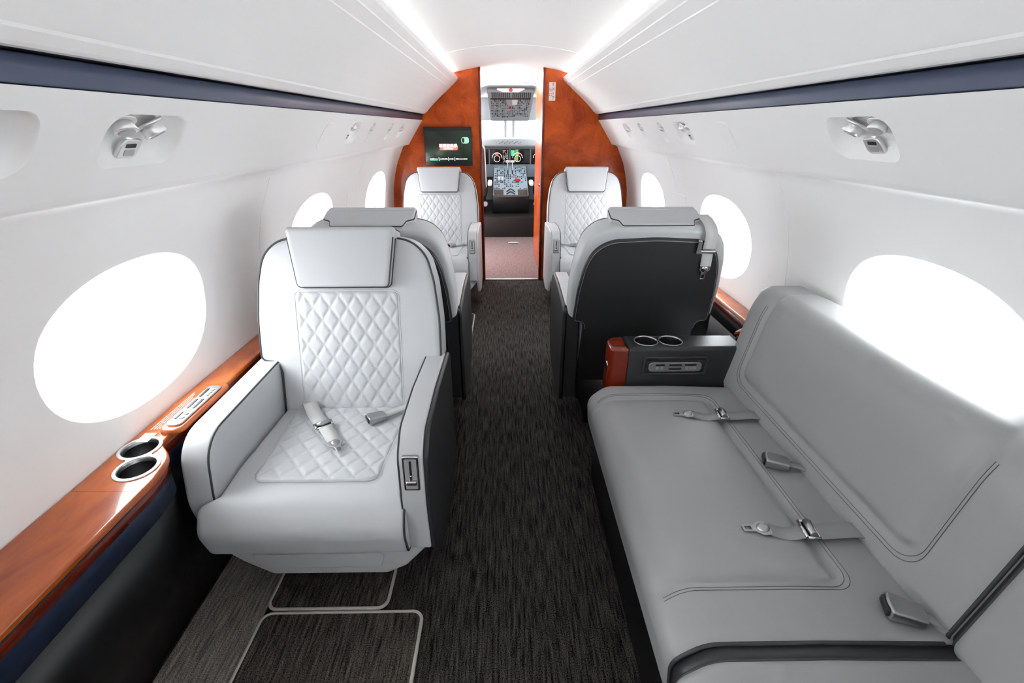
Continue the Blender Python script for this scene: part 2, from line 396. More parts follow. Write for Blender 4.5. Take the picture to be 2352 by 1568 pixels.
# recessed service units in the panel above the windows: (centre y, half length, kind)
UNITS = {-1: [(.70, .118, 'pair'), (1.07, .118, 'pair'), (2.545, .085, 'pair'), (2.864, .040, 'single'), (3.32, .040, 'single'), (3.70, .075, 'nozzle_switch')],
         1: [(1.212, .115, 'pair'), (2.42, .10, 'pair'), (2.742, .045, 'single'), (3.145, .045, 'single'), (3.51, .085, 'nozzle_switch')]}
fp, LP = lerp_profile(psu)
for sg, side in ((-1, 'left'), (1, 'right')):
    mb = MB(); surfw = lambda y, s: (sg*fw(s)[0], y, fw(s)[1])
    mb.add(*sweep_y([(sg*x, z) for x, z in low], Y0, YB))
    ws = WIN[sg]; d = ws[0]-ws[1]; edges = [Y0]+[ws[k_]-d/2 for k_ in range(4, -1, -1)]+[ws[0]+d/2]
    edges = [min(e_, YB) for e_ in edges]
    for k_, cy in enumerate(reversed(ws)):
        a0 = cy-d/2; a1 = YB if k_ == 4 else cy+d/2
        v, f, rim = hole_patch((a0, a1, 0, LW), (cy, SWC), ell(cy, SWC, HW, HH), surfw, 6, 72)
        mb.add(v, f)
        # bright reveal behind the wall opening, then the pane
        n_out = Vector((sg*.985, 0, .17)); base = Vector(surfw(cy, SWC))
        def ringat(scale, depth, flat=0):
            out = []
            for (yy, ss) in rim:
                p = Vector(surfw(cy+(yy-cy)*scale, SWC+(ss-SWC)*scale))
                q = base+(p-base)-n_out*((p-base).dot(n_out))
                out.append(p.lerp(q, flat)+n_out*depth)
            return out
        wn = {0: 1, 1: 2, 2: 3, 3: 4, 4: 5}[4-k_]+(5 if sg > 0 else 0)
        rg = [ringat(1.0, 0), ringat(.992, .0008), ringat(.985, .004), ringat(.975, .012, .3), ringat(.955, .030, .7), ringat(.925, .055, 1), ringat(.92, .058, 1), ringat(.86, .060, 1)]
        wo = obj('window_%d' % wn, *ringed(rg), 'shell'); tag(wo, kind='structure')
        pr = ringat(.87, .061, 1); pv = pr+[tuple(Vector(q_)+n_out*.004) for q_ in pr]; N = len(pr)
        obj('window_pane', pv, [tuple(range(N)), tuple(range(2*N-1, N-1, -1))]+[(i, (i+1) % N, N+(i+1) % N, N+i) for i in range(N)], 'glass', wo, False)
        fr = ringat(.90, .0605, 1); 
        obj('window_frame', *tube(fr, .004, True), 'shell', wo)
    mb.add(*sweep_y([(sg*x, z) for x, z in wallp], Y0, ws[4]-d/2))
    mb.add(*sweep_y([(sg*x, z) for x, z in lip], Y0, YB))
    w_ = mb.obj('wall_'+side, 'shell'); tag(w_, kind='structure')
    # service panel strip with recesses
    mb = MB(); surfp = lambda y, s: (sg*fp(s)[0], y, fp(s)[1]); nin = Vector((-sg*.821, 0, -.571))
    us = sorted(UNITS[sg]); cur = Y0
    for i, (cy, hl, kind) in enumerate(us):
        b0 = cur; b1 = YB if i == len(us)-1 else (cy+hl+us[i+1][0]-us[i+1][1])/2
        if cy-hl-b0 > .25: mb.add(*sweep_y([(sg*x, z) for x, z in psu], b0, cy-hl-.1)); b0 = cy-hl-.1
        if b1-cy-hl > .25: mb.add(*sweep_y([(sg*x, z) for x, z in psu], cy+hl+.1, b1)); bb = cy+hl+.1
        else: bb = b1
        big, small = min(.055, hl*.9), min(.03, hl*.5)
        poly = rc([(cy-hl, .058, small), (cy+hl, .058, big), (cy+hl, .176, small), (cy-hl, .176, big)], 8)
        v, f, rim = hole_patch((b0, bb, 0, LP), (cy, .11), poly, surfp, 3, 64); mb.add(v, f); cur = b1
        tgt = 'aft' if cy < 1.3 else 'forward'
        where = {(-1, .70): 'recessed passenger service unit at the left edge of the picture', (-1, 1.07): 'large recessed service unit high on left wall above the single aft seat',
                 (-1, 2.545): 'recessed service unit with switch, first of the forward row on left wall', (-1, 2.864): 'small slender vent recess second in the forward row on left wall',
                 (-1, 3.32): 'small slender vent recess third in the forward row on left wall', (-1, 3.70): 'service unit on left wall nearest the wooden bulkhead',
                 (1, 1.212): 'large recessed service unit high on right wall above the sofa', (1, 2.42): 'recessed service unit with switch on right wall beside the oval cover',
                 (1, 2.742): 'small vent recess on right wall next to the forward service unit', (1, 3.145): 'small vent recess on right wall second from the bulkhead',
                 (1, 3.51): 'service unit on right wall nearest the wooden bulkhead'}[(sg, cy)]
        un = thing('service_unit', where, 'service unit', surfp(cy, .11), 0, 'overhead service units')
        O = Vector(surfp(cy, .11))
        def rg_(sc, dep, sh=0):
            return [Vector(surfp(cy+(a-cy)*sc, .11+(b_-.11)*sc+sh))-nin*dep-O for a, b_ in rim]
        rr = [rg_(1.002, .0), rg_(.992, .0008), rg_(.975, .004), rg_(.95, .011), rg_(.88, .023, .006), rg_(.7, .031, .008), rg_(.4, .034, .008), rg_(.05, .034, .008)]
        obj('recess_dish', *ringed(rr), 'shell', un)
        def at(dy, ds, dep=.02): return Vector(surfp(cy+dy, .11+ds))-nin*dep-O
        down = (Vector((0, 0, -1))*.75+nin*.5)
        def nozzle(name, dy, ds, sc=1, tilt=0, dep=.026):
            p = at(dy, ds, dep); dr = (down+Vector((0, tilt, 0))).normalized()
            m_ = MB(); m_.add(*cyl(p-dr*.008, dr, .027*sc, .006*sc, 20)); m_.add(*cyl(p-dr*.002, dr, .019*sc, .018*sc, 20, .021*sc, .002))
            no = m_.obj(name, 'bright', un)
            obj('nozzle_cap', *cyl(p+dr*.0145*sc, dr, .015*sc, .004*sc, 16, None, .001), 'grey', no)
        def switch(dy, ds, sc=1):
            ax_u = Vector((0, 1, 0)); ax_v = Vector((-sg*.571*-1, 0, .821)).normalized(); ax_v = Vector((sg*-.571, 0, .821)); nn = nin
            pl = rc([(-.026*sc, -.016*sc, .004), (.020*sc, -.020*sc, .016*sc), (.026*sc, .016*sc, .004), (-.020*sc, .020*sc, .016*sc)], 5)
            p = at(dy, ds, .020)
            sw = obj('switch_panel', *prism(pl, stations(-.004, .0045, 0, .0025, 3), lambda a, b_, w: tuple(p+ax_u*a+ax_v*b_+nn*w)), 'bright', un)
            pl2 = rc([(-.012*sc, .003*sc, .002), (.012*sc, .003*sc, .002), (.012*sc, .011*sc, .002), (-.012*sc, .011*sc, .002)], 3)
            obj('switch_icon', *prism(pl2, stations(.0040, .0052, 0, .0004, 2), lambda a, b_, w: tuple(p+ax_u*a+ax_v*b_+nn*w)), 'black', sw)
            pl3 = rc([(-.012*sc, -.012*sc, .003), (.012*sc, -.012*sc, .003), (.012*sc, 0, .003), (-.012*sc, 0, .003)], 3)
            obj('switch_button', *prism(pl3, stations(.0040, .0056, 0, .0006, 2), lambda a, b_, w: tuple(p+ax_u*a+ax_v*b_+nn*w)), 'grey', sw)
        if kind == 'pair':
            q_ = hl/.115; nozzle('air_nozzle', -.045*q_, .030, 1.0*q_, -.15, .022); nozzle('reading_light', .034*q_, .026, 1.12*q_, .30, .022); switch(-.012*q_, -.024, 1.2*q_)
        elif kind == 'single': nozzle('air_nozzle', .012, .024, .75, 0, .012)
        else: nozzle('air_nozzle', .02, .016, .9, 0, .014); switch(-.035, -.022, .7)
    p_ = mb.obj('trim_%d' % (1 if sg < 0 else 2), 'shell'); tag(p_, kind='structure')
    # smooth oval cover on the strip
    cy = 2.155 if sg < 0 else 1.955
    poly = rc([(cy-.055, .05, .02), (cy+.055, .05, .05), (cy+.055, .172, .02), (cy-.055, .172, .05)], 8)
    O = Vector(surfp(cy, .11))
    oc = obj('speaker_cover', *prism(poly, stations(0, .003, 0, .0015, 2), lambda a, b_, w: tuple(Vector(surfp(a, b_))+nin*w-O)), 'shell')
    oc.location = O; tag(oc, 'flush white oval speaker cover on %s wall, no fittings in it' % side, 'speaker cover')
    # belt rail, overhead bins
    r_ = obj('trim_%d' % (3 if sg < 0 else 4), *sweep_y([(sg*x, z) for x, z in beltp], Y0, YB), 'black', None, False); tag(r_, kind='structure')
    pr = rc([(sg*.771, 1.4165), (sg*.771, 1.4605), (sg*.757, 1.459, .006), (sg*.7490, 1.4385, .03), (sg*.7515, 1.4165, .003)], 5)
    r_ = obj('trim_%d' % (5 if sg < 0 else 6), *prism(pr, [(Y0, 0), (YB, 0)], XZ), 'belt'); tag(r_, kind='structure')
    r_ = obj('trim_%d' % (7 if sg < 0 else 8), *sweep_y([(sg*x, z) for x, z in binp], Y0, YB), 'shell', None, False); tag(r_, kind='structure')
    # light strip in the cove
    l = obj('light_strip', *rbox(-.012, .012, Y0+.02-1.4, YB-.05-1.4, 0, .008, .002), 'led'); l.location = (sg*.505, 1.4, 1.743)
    tag(l, 'long white light strip hidden in the %s ceiling cove' % side, 'light')
cl = MB(); full = [(-x, z) for x, z in arch]+[(x, z) for x, z in reversed(arch[:-1])]
cl.add(*sweep_y(full, Y0, YB)); c_ = cl.obj('ceiling', 'shell'); tag(c_, kind='structure')
# ceiling joint bead
bead = [(x, 3.36, z-.0005) for x, z in full[3:-3]]
b_ = obj('trim_9', *tube(bead, .0035), 'shell'); tag(b_, kind='structure')
bw = prism([(-1.1, 0), (1.1, 0), (1.1, 1.9), (-1.1, 1.9)], [(Y0-.03, 0), (Y0, 0)], XZ)
b_ = obj('wall_back', *bw, 'shell', None, False); tag(b_, kind='structure')
# vertical panel joints on the walls
tn = 10
for sg, ys in ((-1, (1.86, 3.16)), (1, (1.75, 3.01))):
    for y in ys:
        pts = [(sg*(x-.0004), y, z) for x, z in wallp[1:]]
        b_ = obj('trim_%d' % tn, *tube(pts, .0012, False, 4), 'shell'); tag(b_, kind='structure'); tn += 1

# small hatches between the forward windows
for sg, y in ((-1, 3.10), (1, 2.965)):
    s0, s1 = s_of_z(.845), s_of_z(.985); O = Vector((sg*fw((s0+s1)/2)[0], y, fw((s0+s1)/2)[1]))
    def HF(a, b_, w): x, z = fw(b_); return (sg*(x-w)-O.x, a-O.y, z-O.z)
    h_ = obj('wall_hatch', *prism(resample(rc([(y-.11, s0, .012), (y+.11, s0, .012), (y+.11, s1, .012), (y-.11, s1, .012)], 4), .03), stations(0, .003, 0, .0015, 2), HF), 'shell')
    h_.location = O; tag(h_, 'small flush rectangular hatch between the two forward windows of the %s wall' % ('left' if sg < 0 else 'right'), 'hatch')
# floors
f_ = obj('floor', *prism([(-1.06, Y0), (1.06, Y0), (1.06, YB+.03), (-1.06, YB+.03)], [(-.03, 0), (0, 0)], XY), 'carpet', None, False); tag(f_, kind='structure')
sc_ = obj('carpet_runner', *rbox(-1.012, -.802, -.6, 1.75, .0005, .005, .002), 'carpet2'); tag(sc_, 'lighter taupe carpet strip along the floor beside the left cabinet', 'carpet')
def footmat(x0, x1, y0, y1, z, label):
    t = thing('foot_mat', label, 'mat', ((x0+x1)/2, (y0+y1)/2, 0)); cx, cy = (x0+x1)/2, (y0+y1)/2
    ol = rc([(x0-cx, y0-cy, .03), (x1-cx, y0-cy, .03), (x1-cx, y1-cy, .03), (x0-cx, y1-cy, .03)], 6)
    obj('mat_pile', *prism(ol, stations(z+.001, z+.008, 0, .003, 3), XY), 'mat_', t)
    obj('bound_edge', *tube([(a, b, z+.006) for a, b in ol], .0055, True, 8), 'bind', t)
footmat(-.80, -.315, -.1, .945, 0, 'dark carpet foot mat with cream bound edge in front of the single aft seat')
footmat(-.80, -.43, .958, 1.12, .0, 'carpet mat with cream edges lying partly under the single aft seat')
footmat(-.80, -.30, 2.66, 3.45, 0, 'foot mat with cream edge between the two facing seats on the left')

# ------------------------------------------------------------------ side ledges
def ledge(side):
    sg = -1 if side == 'left' else 1
    if side == 'left':
        inner = [(-.895, -1.3), (-.895, .87, .06), (-.912, .96, .10), (-.972, 1.015, .05), (-.968, 4.33)]
        z1 = .600
    else:
        inner = [(.885, 1.72), (.985, 1.80, .05), (.985, 4.33)]; z1 = .600
    t = thing('side_ledge', ('polished burl wood side ledge with cup holders over dark cabinet along the left wall' if sg < 0 else 'polished wood side ledge over dark panel beside the right wall, behind dark seat'), 'side ledge', (sg*1.0, 1.5, 0))
    O = Vector((sg*1.0, 1.5, 0))
    def outline(off, y0=-1.3):
        pts = [(sg*1.062, inner[0][1])]+[(p[0]-sg*off*-1, p[1]-(off if i == 9 else 0))+tuple(p[2:]) for i, p in enumerate(inner)]+[(sg*1.062, 4.33)]
        return rc(pts, 8)
    F = lambda a, b, w: (a-O.x, b-O.y, w)
    cap = obj('wood_top', *prism(outline(0), stations(z1-.016, z1, .003, .006, 4), F), 'woodl', t)
    fas = obj('wood_fascia', *prism(outline(.010), stations(z1-.052, z1-.018, 0, .0, 3), F), 'woodd', t)
    if sg < 0:
        cs = []
        for c in ((-1.014+.005, .989), (-.963, .912)):
            v, f = cyl((c[0]-O.x, c[1]-O.y, z1-.1), (0, 0, 1), .041, .2, 40); cs.append(obj('cutter', v, f, 'black', t, False))
        for o in (cap, fas):
            cut(o, [c2.copy() for c2 in []])
        for o in (cap, fas):
            cc = []
            for c2 in cs: k2 = c2.copy(); COL.objects.link(k2); cc.append(k2)
            cut(o, cc)
        for c2 in cs: bpy.data.objects.remove(c2)
        for c in ((-1.009, .989), (-.963, .912)):
            p = Vector((c[0]-O.x, c[1]-O.y, 0)); n = 40; rings = []
            for r, z in ((.0425, z1+.0035), (.0405, z1+.001), (.040, z1-.002), (.0385, z1-.008)):
                rings.append([(p.x+r*cos(2*pi*k_/n), p.y+r*sin(2*pi*k_/n), z) for k_ in range(n)])
            h = obj('cup_holder_ring', *ringed(rings), 'silver', t)
            rings = []
            for r, z in ((.0395, z1-.006), (.038, z1-.048), (.001, z1-.049)):
                rings.append([(p.x+r*cos(2*pi*k_/n), p.y+r*sin(2*pi*k_/n), z) for k_ in range(n)])
            obj('cup_well', *ringed(rings), 'black', h)
        # pale figure-of-eight surround
        c1, c2 = Vector((-1.009, .989)), Vector((-.963, .912)); dd = atan2(c2.y-c1.y, c2.x-c1.x); pl = []
        for k_ in range(41): a = dd+radians(34)+radians(292)*k_/40; pl.append((c1.x+.0495*cos(a)-O.x, c1.y+.0495*sin(a)-O.y))
        for k_ in range(41): a = dd+pi+radians(34)+radians(292)*k_/40; pl.append((c2.x+.0495*cos(a)-O.x, c2.y+.0495*sin(a)-O.y))
        sr = obj('cup_holder_surround', *prism(pl, stations(z1-.001, z1+.0032, 0, .0015, 2), XY), 'bright', t)
        cut(sr, [obj('cutter', *cyl((c.x-O.x, c.y-O.y, z1-.1), (0, 0, 1), .0415, .2, 40), 'black', t, False) for c in (c1, c2)])
        # table leaf slot and joint
        obj('table_joint', *rbox(-1.055-O.x, -.898-O.x, .832-O.y, .8332-O.y, z1-.001, z1+.0003, .0003), 'woodd', t)
        obj('table_slot', *rbox(-.912-O.x, -.8935-O.x, -.2-O.y, .80-O.y, z1-.0185, z1-.0150, .001), 'black', t)
    obj('leather_band', *prism(outline(.013), stations(z1-.112, z1-.052, 0, .002, 3), F), 'navy' if sg < 0 else 'dark', t)
    # sloping lower cabinet face
    ol = outline(.018); n = len(ol)
    def lowz(a, b, w):
        k_ = (z1-.112-w)/(z1-.112); xx = a+(sg*1.02-a)*k_ if abs(a) < 1.02 else a
        return (xx-O.x, b-O.y, w)
    obj('cabinet_face', *prism(ol, [(.002, 0), (.25, 0), (z1-.113, 0)], lowz), 'dark', t)
    return t, z1
tl, zl = ledge('left'); ledge('right')

def remote_plate(name, parent, origin, U, V, Nn, L, H, kind=0):
    """silver seat control plate: U along, V across, Nn out"""
    U, V, Nn, origin = Vector(U), Vector(V), Vector(Nn), Vector(origin)
    F = lambda a, b, w: tuple(origin+U*a+V*b+Nn*w)
    ol = rc([(-L/2, -H/2, H*.35), (L/2, -H/2, H*.35), (L/2, H/2, H*.35), (-L/2, H/2, H*.35)], 6)
    p = obj(name, *prism(ol, stations(0, .006, 0, .002, 3), F), 'silver', parent)
    def pad(nm, a0, a1, b0, b1, m, h=.0075):
        r = min(a1-a0, b1-b0)*.45
        return obj(nm, *prism(rc([(a0, b0, r), (a1, b0, r), (a1, b1, r), (a0, b1, r)], 4), stations(.005, h, 0, .0006, 2), F), m, p)
    s = L/.23
    for b in (-.30, .12): pad('display_slot', -.028*s, .028*s, H*b, H*(b+.20), 'black')
    pad('icon_strip', -.086*s, -.046*s, H*.14, H*.32, 'black'); pad('icon_strip', .040*s, .092*s, H*.14, H*.32, 'black')
    for a in (-.078, -.057, .050, .067, .084): pad('button', (a-.006)*s, (a+.006)*s, -H*.30, H*.06, 'grey', .0085)
    return p
ctrl = thing('seat_control_panel', 'silver seat control panel set in a wood mount on the left ledge', 'control panel', (-.975, 1.175, zl))
mt = prism(rc([(-.032, -.125, .02), (.034, -.125, .025), (.034, .135, .025), (-.032, .135, .03)], 6), stations(0, .014, 0, .008, 4), XY)
obj('wood_mount', *mt, 'woodl', ctrl)
remote_plate('button_plate', ctrl, (.002, -.0, .0135), (0, 1, 0), (-1, 0, 0), (0, 0, 1), .215, .042)
pc = thing('notice_placard', 'pale text notice on the left wood ledge beside the control panel', 'placard', (-1.025, 1.13, zl))
obj('placard_frame', *rbox(-.016, .016, -.115, -.075, 0, .002, .0008), 'sign', pc)
m_ = MB()
for i in range(5):
    y = -.06+.002*i
    while y < .125-.02*i*.4:
        L_ = random.uniform(.006, .016); m_.add(*prism([(-.013+i*.0065, y), (-.0105+i*.0065, y), (-.0105+i*.0065, y+L_), (-.013+i*.0065, y+L_)], [(0, 0), (.0015, 0)], XY)); y += L_+.0025
tx = m_.obj('text_lines', 'sign', pc, False); tx['kind'] = 'stuff'

# ------------------------------------------------------------------ club seats
TH = math.atan(.25); cT, sT = cos(TH), sin(TH)
def backfn(m):
    return lambda a, s, w: (m*a, s*sT+w*cT, .47+s*cT-w*sT)
BACK = [(-.25, -.25, .02), (.25, -.25, .02), (.25, .115, .02), (.262, .148, .02), (.318, .152, .035), (.316, .30, .5), (.302, .43, .3), (.279, .520, .12), (.228, .571, .12), (.13, .588, .4), (0, .590),
        (-.13, .588, .4), (-.228, .571, .12), (-.279, .520, .12), (-.302, .43, .3), (-.316, .30, .5), (-.318, .152, .035), (-.262, .148, .02), (-.25, .115, .02)]
PANEL = [(-.2495, -.34, .02), (.2495, -.34, .02), (.2495, .112, .02), (.258, .144, .02), (.300, .146, .03), (.293, .30, .5), (.276, .42, .3), (.247, .495, .15), (.185, .538, .15), (0, .548, .9),
         (-.185, .538, .15), (-.247, .495, .15), (-.276, .42, .3), (-.293, .30, .5), (-.300, .146, .03), (-.258, .144, .02), (-.2495, .112, .02)]
CUSH = rc([(.03, .30), (.03, .452, .012), (-.32, .464, .3), (-.462, .452, .075), (-.502, .375, .07), (-.478, .283, .022), (-.40, .278)], 8)
def cush_z(y): return .453+.010*min(1, max(0, (.03-y)/.36))
def quilt(fn, x0, x1, v0, v1, taper, step, a, b, name, m, parent, r=.02, amp=.0036, mesh=None):
    """quilted leather panel: fn(x, v, height) -> point"""
    if mesh: 
        o = bpy.data.objects.new(name, mesh); COL.objects.link(o); o.parent = parent; return o
    nu = int((x1-x0)/step); nv = int((v1-v0)/step); vs = []; fs = []
    for j in range(nv+1):
        v = v0+(v1-v0)*j/nv; k_ = taper(v)
        for i in range(nu+1):
            x = x0+(x1-x0)*i/nu; X_ = x*k_
            # distance to the rounded border
            dx = min(x-x0, x1-x)*k_; dv = min(v-v0, v1-v)
            if dx < r and dv < r: e_ = r-hypot(r-dx, r-dv)
            else: e_ = min(dx, dv)
            if e_ < 0:   # pull corner vertices onto the arc
                q = (r-dx, r-dv); L_ = hypot(*q); mv = (L_-r)
                cxs = 1 if x < (x0+x1)/2 else -1; cvs = 1 if v < (v0+v1)/2 else -1
                X2 = X_+cxs*q[0]/L_*mv; V2 = v+cvs*q[1]/L_*mv; h = -.004; vs.append(fn(X2, V2, h)); continue
            p = X_/a+v/b; q_ = X_/a-v/b
            dp = abs(p-round(p)); dq = abs(q_-round(q_)); u = 1/sqrt(1/a**2+1/b**2)
            h = 0
            D = [dp*u, dq*u]; d_ = min(D)
            fl = .0040
            if d_ < fl:   # flat channel between two stitch rows
                al = (X_/a if D[0] > D[1] else X_/a)+v*0
                stt = .0011*(.5+.5*sin(2*pi*(X_*.8+v)/.0065)) if d_ > fl*.5 else 0
                h = amp*.10+stt
            else:
                gg = 1
                for D_ in D: gg *= 1-exp(-max(0, D_-fl*.8)/.0040)
                h = amp*(.10+.90*gg)
            h *= min(1, e_/.010); h += -.004+.004*min(1, e_/.004)
            vs.append(fn(X_, v, h+.0012))
    for j in range(nv):
        for i in range(nu): k_ = j*(nu+1)+i; fs.append((k_, k_+1, k_+nu+2, k_+nu+1))
    return obj(name, vs, fs, m, parent)
QM = {}
def belt_hw(parent, p, d, up, name='tongue', sc=1, m='silver'):
    """belt tongue plate starting at p going along d"""
    p, d, up = Vector(p), Vector(d).normalized(), Vector(up).normalized(); s = d.cross(up).normalized()
    F = lambda a, b, w: tuple(p+d*a+s*b+up*w)
    mb = MB()
    body = rc([(-.006, -.020, .006), (.016, -.022, .008), (.030, -.010, .006), (.058, -.010, .003), (.058, .010, .003), (.030, .010, .006), (.016, .022, .008), (-.006, .020, .006)], 4)
    body = [(a*sc, b*sc) for a, b in body]
    hole = [(a*sc, b*sc) for a, b in rc([(.038, -.0055, .001), (.053, -.0055, .001), (.053, .0055, .001), (.038, .0055, .001)], 2)]
    o = obj(name, *prism(body, stations(0, .0035, .001, .001, 2), F), m, parent)
    c = obj('cutter', *prism(hole, [(-.01, 0), (.02, 0)], F), m, parent, False); cut(o, [c]); 
    # domed middle
    rings = []
    for t in (0, .35, .7, .95, 1.2, 1.5): 
        rr = .0155*sc*cos(t); rings.append([F(.010*sc+rr*cos(2*pi*k_/20), rr*.9*sin(2*pi*k_/20), .003+.0085*sc*sin(t)) for k_ in range(20)])
    obj('tongue_boss', *ringed(rings), m, o)
    return o
def adjuster(parent, p, d, up, w=.052, l=.030, m='chrome', band='web'):
    p, d, up = Vector(p), Vector(d).normalized(), Vector(up).normalized(); s = d.cross(up).normalized()
    F = lambda a, b, w_: tuple(p+d*a+s*b+up*w_)
    fr = [F(-l/2, -w/2, 0), F(l/2, -w/2, 0), F(l/2, w/2, 0), F(-l/2, w/2, 0)]
    mb = MB()
    for q in ((-1, 1)): mb.add(*tube([F(-l/2, q*w/2, .004), F(l/2, q*w/2, .004)], .0040, False, 8))
    mb.add(*tube([F(l/2, -w/2, .004), F(l/2, w/2, .004)], .0042, False, 8)); mb.add(*tube([F(-l/2, -w/2, .003), F(-l/2, w/2, .003)], .003, False, 8))
    o = mb.obj('adjuster', m, parent)
    obj('adjuster_slot', *prism([(-l*.42, -w*.44), (l*.42, -w*.44), (l*.42, w*.44), (-l*.42, w*.44)], [(.001, 0), (.003, 0)], F), 'black', o, False)
    obj('adjuster_bar', *tube([F(0, -w*.42, .009), F(0, w*.42, .009)], .0085, False, 12), 'silver' if m == 'chrome' else m, o)
    return o
def buckle(parent, p, d, up, m='silver', sc=1):
    """buckle housing, mouth towards d"""
    p, d, up = Vector(p), Vector(d).normalized(), Vector(up).normalized(); s = d.cross(up).normalized()
    def F(a, b, w):
        k_ = 1-.10*(.5-a/.06); return tuple(p+d*a*sc+s*b*k_*sc+up*w*sc*(.75+.25*(a+.03)/.06))
    ol = rc([(-.030, -.022, .006), (.026, -.022, .004), (.030, 0, .06), (.026, .022, .004), (-.030, .022, .006)], 5)
    o = obj('buckle', *prism(ol, stations(0, .024, .003, .005, 4), F), m, parent)
    F2 = lambda a, b, w: tuple(p+d*w*sc+s*a*sc+up*b*sc)
    ol = rc([(-.0185, .004, .003), (.0185, .004, .003), (.017, .0205, .005), (-.017, .0205, .005)], 4)
    obj('buckle_mouth', *prism(ol, stations(.020, .0315, 0, .001, 2), F2), 'black', o)
    return o

def club_seat(label, loc, rz, aisle, outer='char', belt='lap'):
    m = aisle; t = thing('club_seat', label, 'seat', loc, rz, 'quilted leather club seats')
    B = backfn(m); ob = resample(rc(BACK, 8), .02)
    bk = obj('backrest', *prism(ob, stations(0, .122, .024, .026, 6), B), 'leather', t)
    def fold(a, s, w):   # soften the rear shell
        return B(a, s, w)
    pn = obj('back_panel', *prism(resample(rc(PANEL, 8), .02), stations(.112, .136, 0, .010, 4), fold), 'char', bk)
    pan = rc(PANEL, 8); nm = normals(pan)
    # pale double seam round the dark panel
    pp = [B(p[0]-nm[i].x*.006, p[1]-nm[i].y*.006, .1345) for i, p in enumerate(pan) if p[1] > -.05]
    k0 = max(range(len(pan)), key=lambda i: 0 if pan[i][1] > -.05 else 1)
    seq = [i for i in range(len(pan))]; st_ = next(i for i in seq if pan[i][1] > -.05 and pan[i-1][1] <= -.05)
    seq = [(st_+k_) % len(pan) for k_ in range(len(pan))]; seq = [i for i in seq if pan[i][1] > -.05]
    obj('panel_stitching', *tube([B(pan[i][0]-nm[i].x*.009, pan[i][1]-nm[i].y*.009, .1355) for i in seq], .0011, False, 4), 'grey', pn)
    # piping round the front edge
    n2 = normals(ob); st_ = next(i for i in range(len(ob)) if ob[i][1] > -.03 and ob[i-1][1] <= -.03)
    seq = [(st_+k_) % len(ob) for k_ in range(len(ob))]; seq = [i for i in seq if ob[i][1] > -.03]
    obj('piping', *tube([B(ob[i][0]-n2[i].x*.0062, ob[i][1]-n2[i].y*.0062, .0062) for i in seq], .0036, False, 8), 'pipe', bk)
    # raised side bolsters blend into the quilted panel
    q = quilt(lambda x, v, h: (x, v*sT-h*cT, .47+v*cT+h*sT), -.174, .174, -.02, .40, lambda v: 1.0, .0017, .058, .086, 'quilted_panel', 'leather', bk, mesh=QM.get('b')); QM['b'] = q.data
    sm = rc([(-.1765, -.03, .01), (.1765, -.03, .01), (.1765, .403, .024), (-.1765, .403, .024)], 6)
    sm = [p for p in sm]
    obj('panel_seam', *tube([B(a, b, -.0002) for a, b in sm], .0011, True, 4), 'web', bk)
    # headrest draped over the top
    hp = rc([(-.152, .412, .018), (.152, .412, .018), (.179, .610, .014), (-.179, .610, .014)], 6); hp = resample(hp, .02)
    hr = MB(); hr.add(*prism(hp, stations(-.036, -.001, .016, .004, 6), B))
    top = rc([(-.179, -.012, .004), (.179, -.012, .004), (.179, .058, .014), (.150, .072, .014), (.140, .112, .012), (-.140, .112, .012), (-.150, .072, .014), (-.179, .058, .014)], 6)
    hr.add(*prism(top, stations(.572, .607, .004, .013, 5), lambda a, w, s: B(a, s-.10*max(0, w-.0)*1.0, w)))
    h = hr.obj('headrest', 'leather', t)
    n3 = normals(hp); seq = [i for i in range(len(hp)) if hp[i][1] < .585]
    st_ = next(i for i in range(len(hp)) if hp[i][1] < .585 and hp[i-1][1] >= .585); seq = [(st_+k_) % len(hp) for k_ in range(len(hp))]; seq = [i for i in seq if hp[i][1] < .585]
    obj('headrest_piping', *tube([B(hp[i][0]-n3[i].x*.003, hp[i][1]-n3[i].y*.003, -.028) for i in seq], .0030, False, 8), 'pipe', h)
    obj('headrest_piping', *tube([B(hp[i][0]+n3[i].x*.0005, hp[i][1]+n3[i].y*.0005, -.006) for i in seq], .0026, False, 8), 'pipe', h)
    nt_ = normals(top); seq = [i for i in range(len(top)) if top[i][1] > -.01]
    st_ = next(i for i in range(len(top)) if top[i][1] > -.01 and top[i-1][1] <= -.01); seq = [(st_+k_) % len(top) for k_ in range(len(top))]; seq = [i for i in seq if top[i][1] > -.01]
    obj('headrest_piping', *tube([B(top[i][0]-nt_[i].x*.003, .600-.10*max(0, top[i][1]), top[i][1]-nt_[i].y*.003) for i in seq], .0028, False, 8), 'pipe', h)
    # seat cushion with a deep knee roll
    cu = resample(CUSH, .02)
    def C(y, z, x):
        k_ = min(1, max(0, (-.425-y)/.035)); k_ = k_*k_*(3-2*k_)
        X_ = x*(1+k_*.19) if x < 0 else x*(1+k_*.06)
        return (m*X_, y, z)
    c = obj('seat_cushion', *prism(cu, stations(-.246, .252, .022, .016, 5, .03), C), 'leather', t)
    n4 = normals(cu); seq = [i for i in range(len(cu)) if cu[i][0] < -.395 and cu[i][1] > .2805]
    obj('cushion_piping', *tube([C(cu[i][0]-n4[i].x*.004, cu[i][1]-n4[i].y*.004, .248) for i in seq], .0032, False, 8), 'pipe', c)
    qs = quilt(lambda x, v, h: (x, v, cush_z(v)+h), -.198, .198, -.385, .028, lambda v: .88+.12*(v+.385)/.41, .0018, .070, .082, 'quilted_seat', 'leather', c, .03, mesh=QM.get('s')); QM['s'] = qs.data
    ss = [(-.177, .02), (-.177, -.345), (-.168, -.375), (-.145, -.388), (.145, -.388), (.168, -.375), (.177, -.345), (.20, .02)]
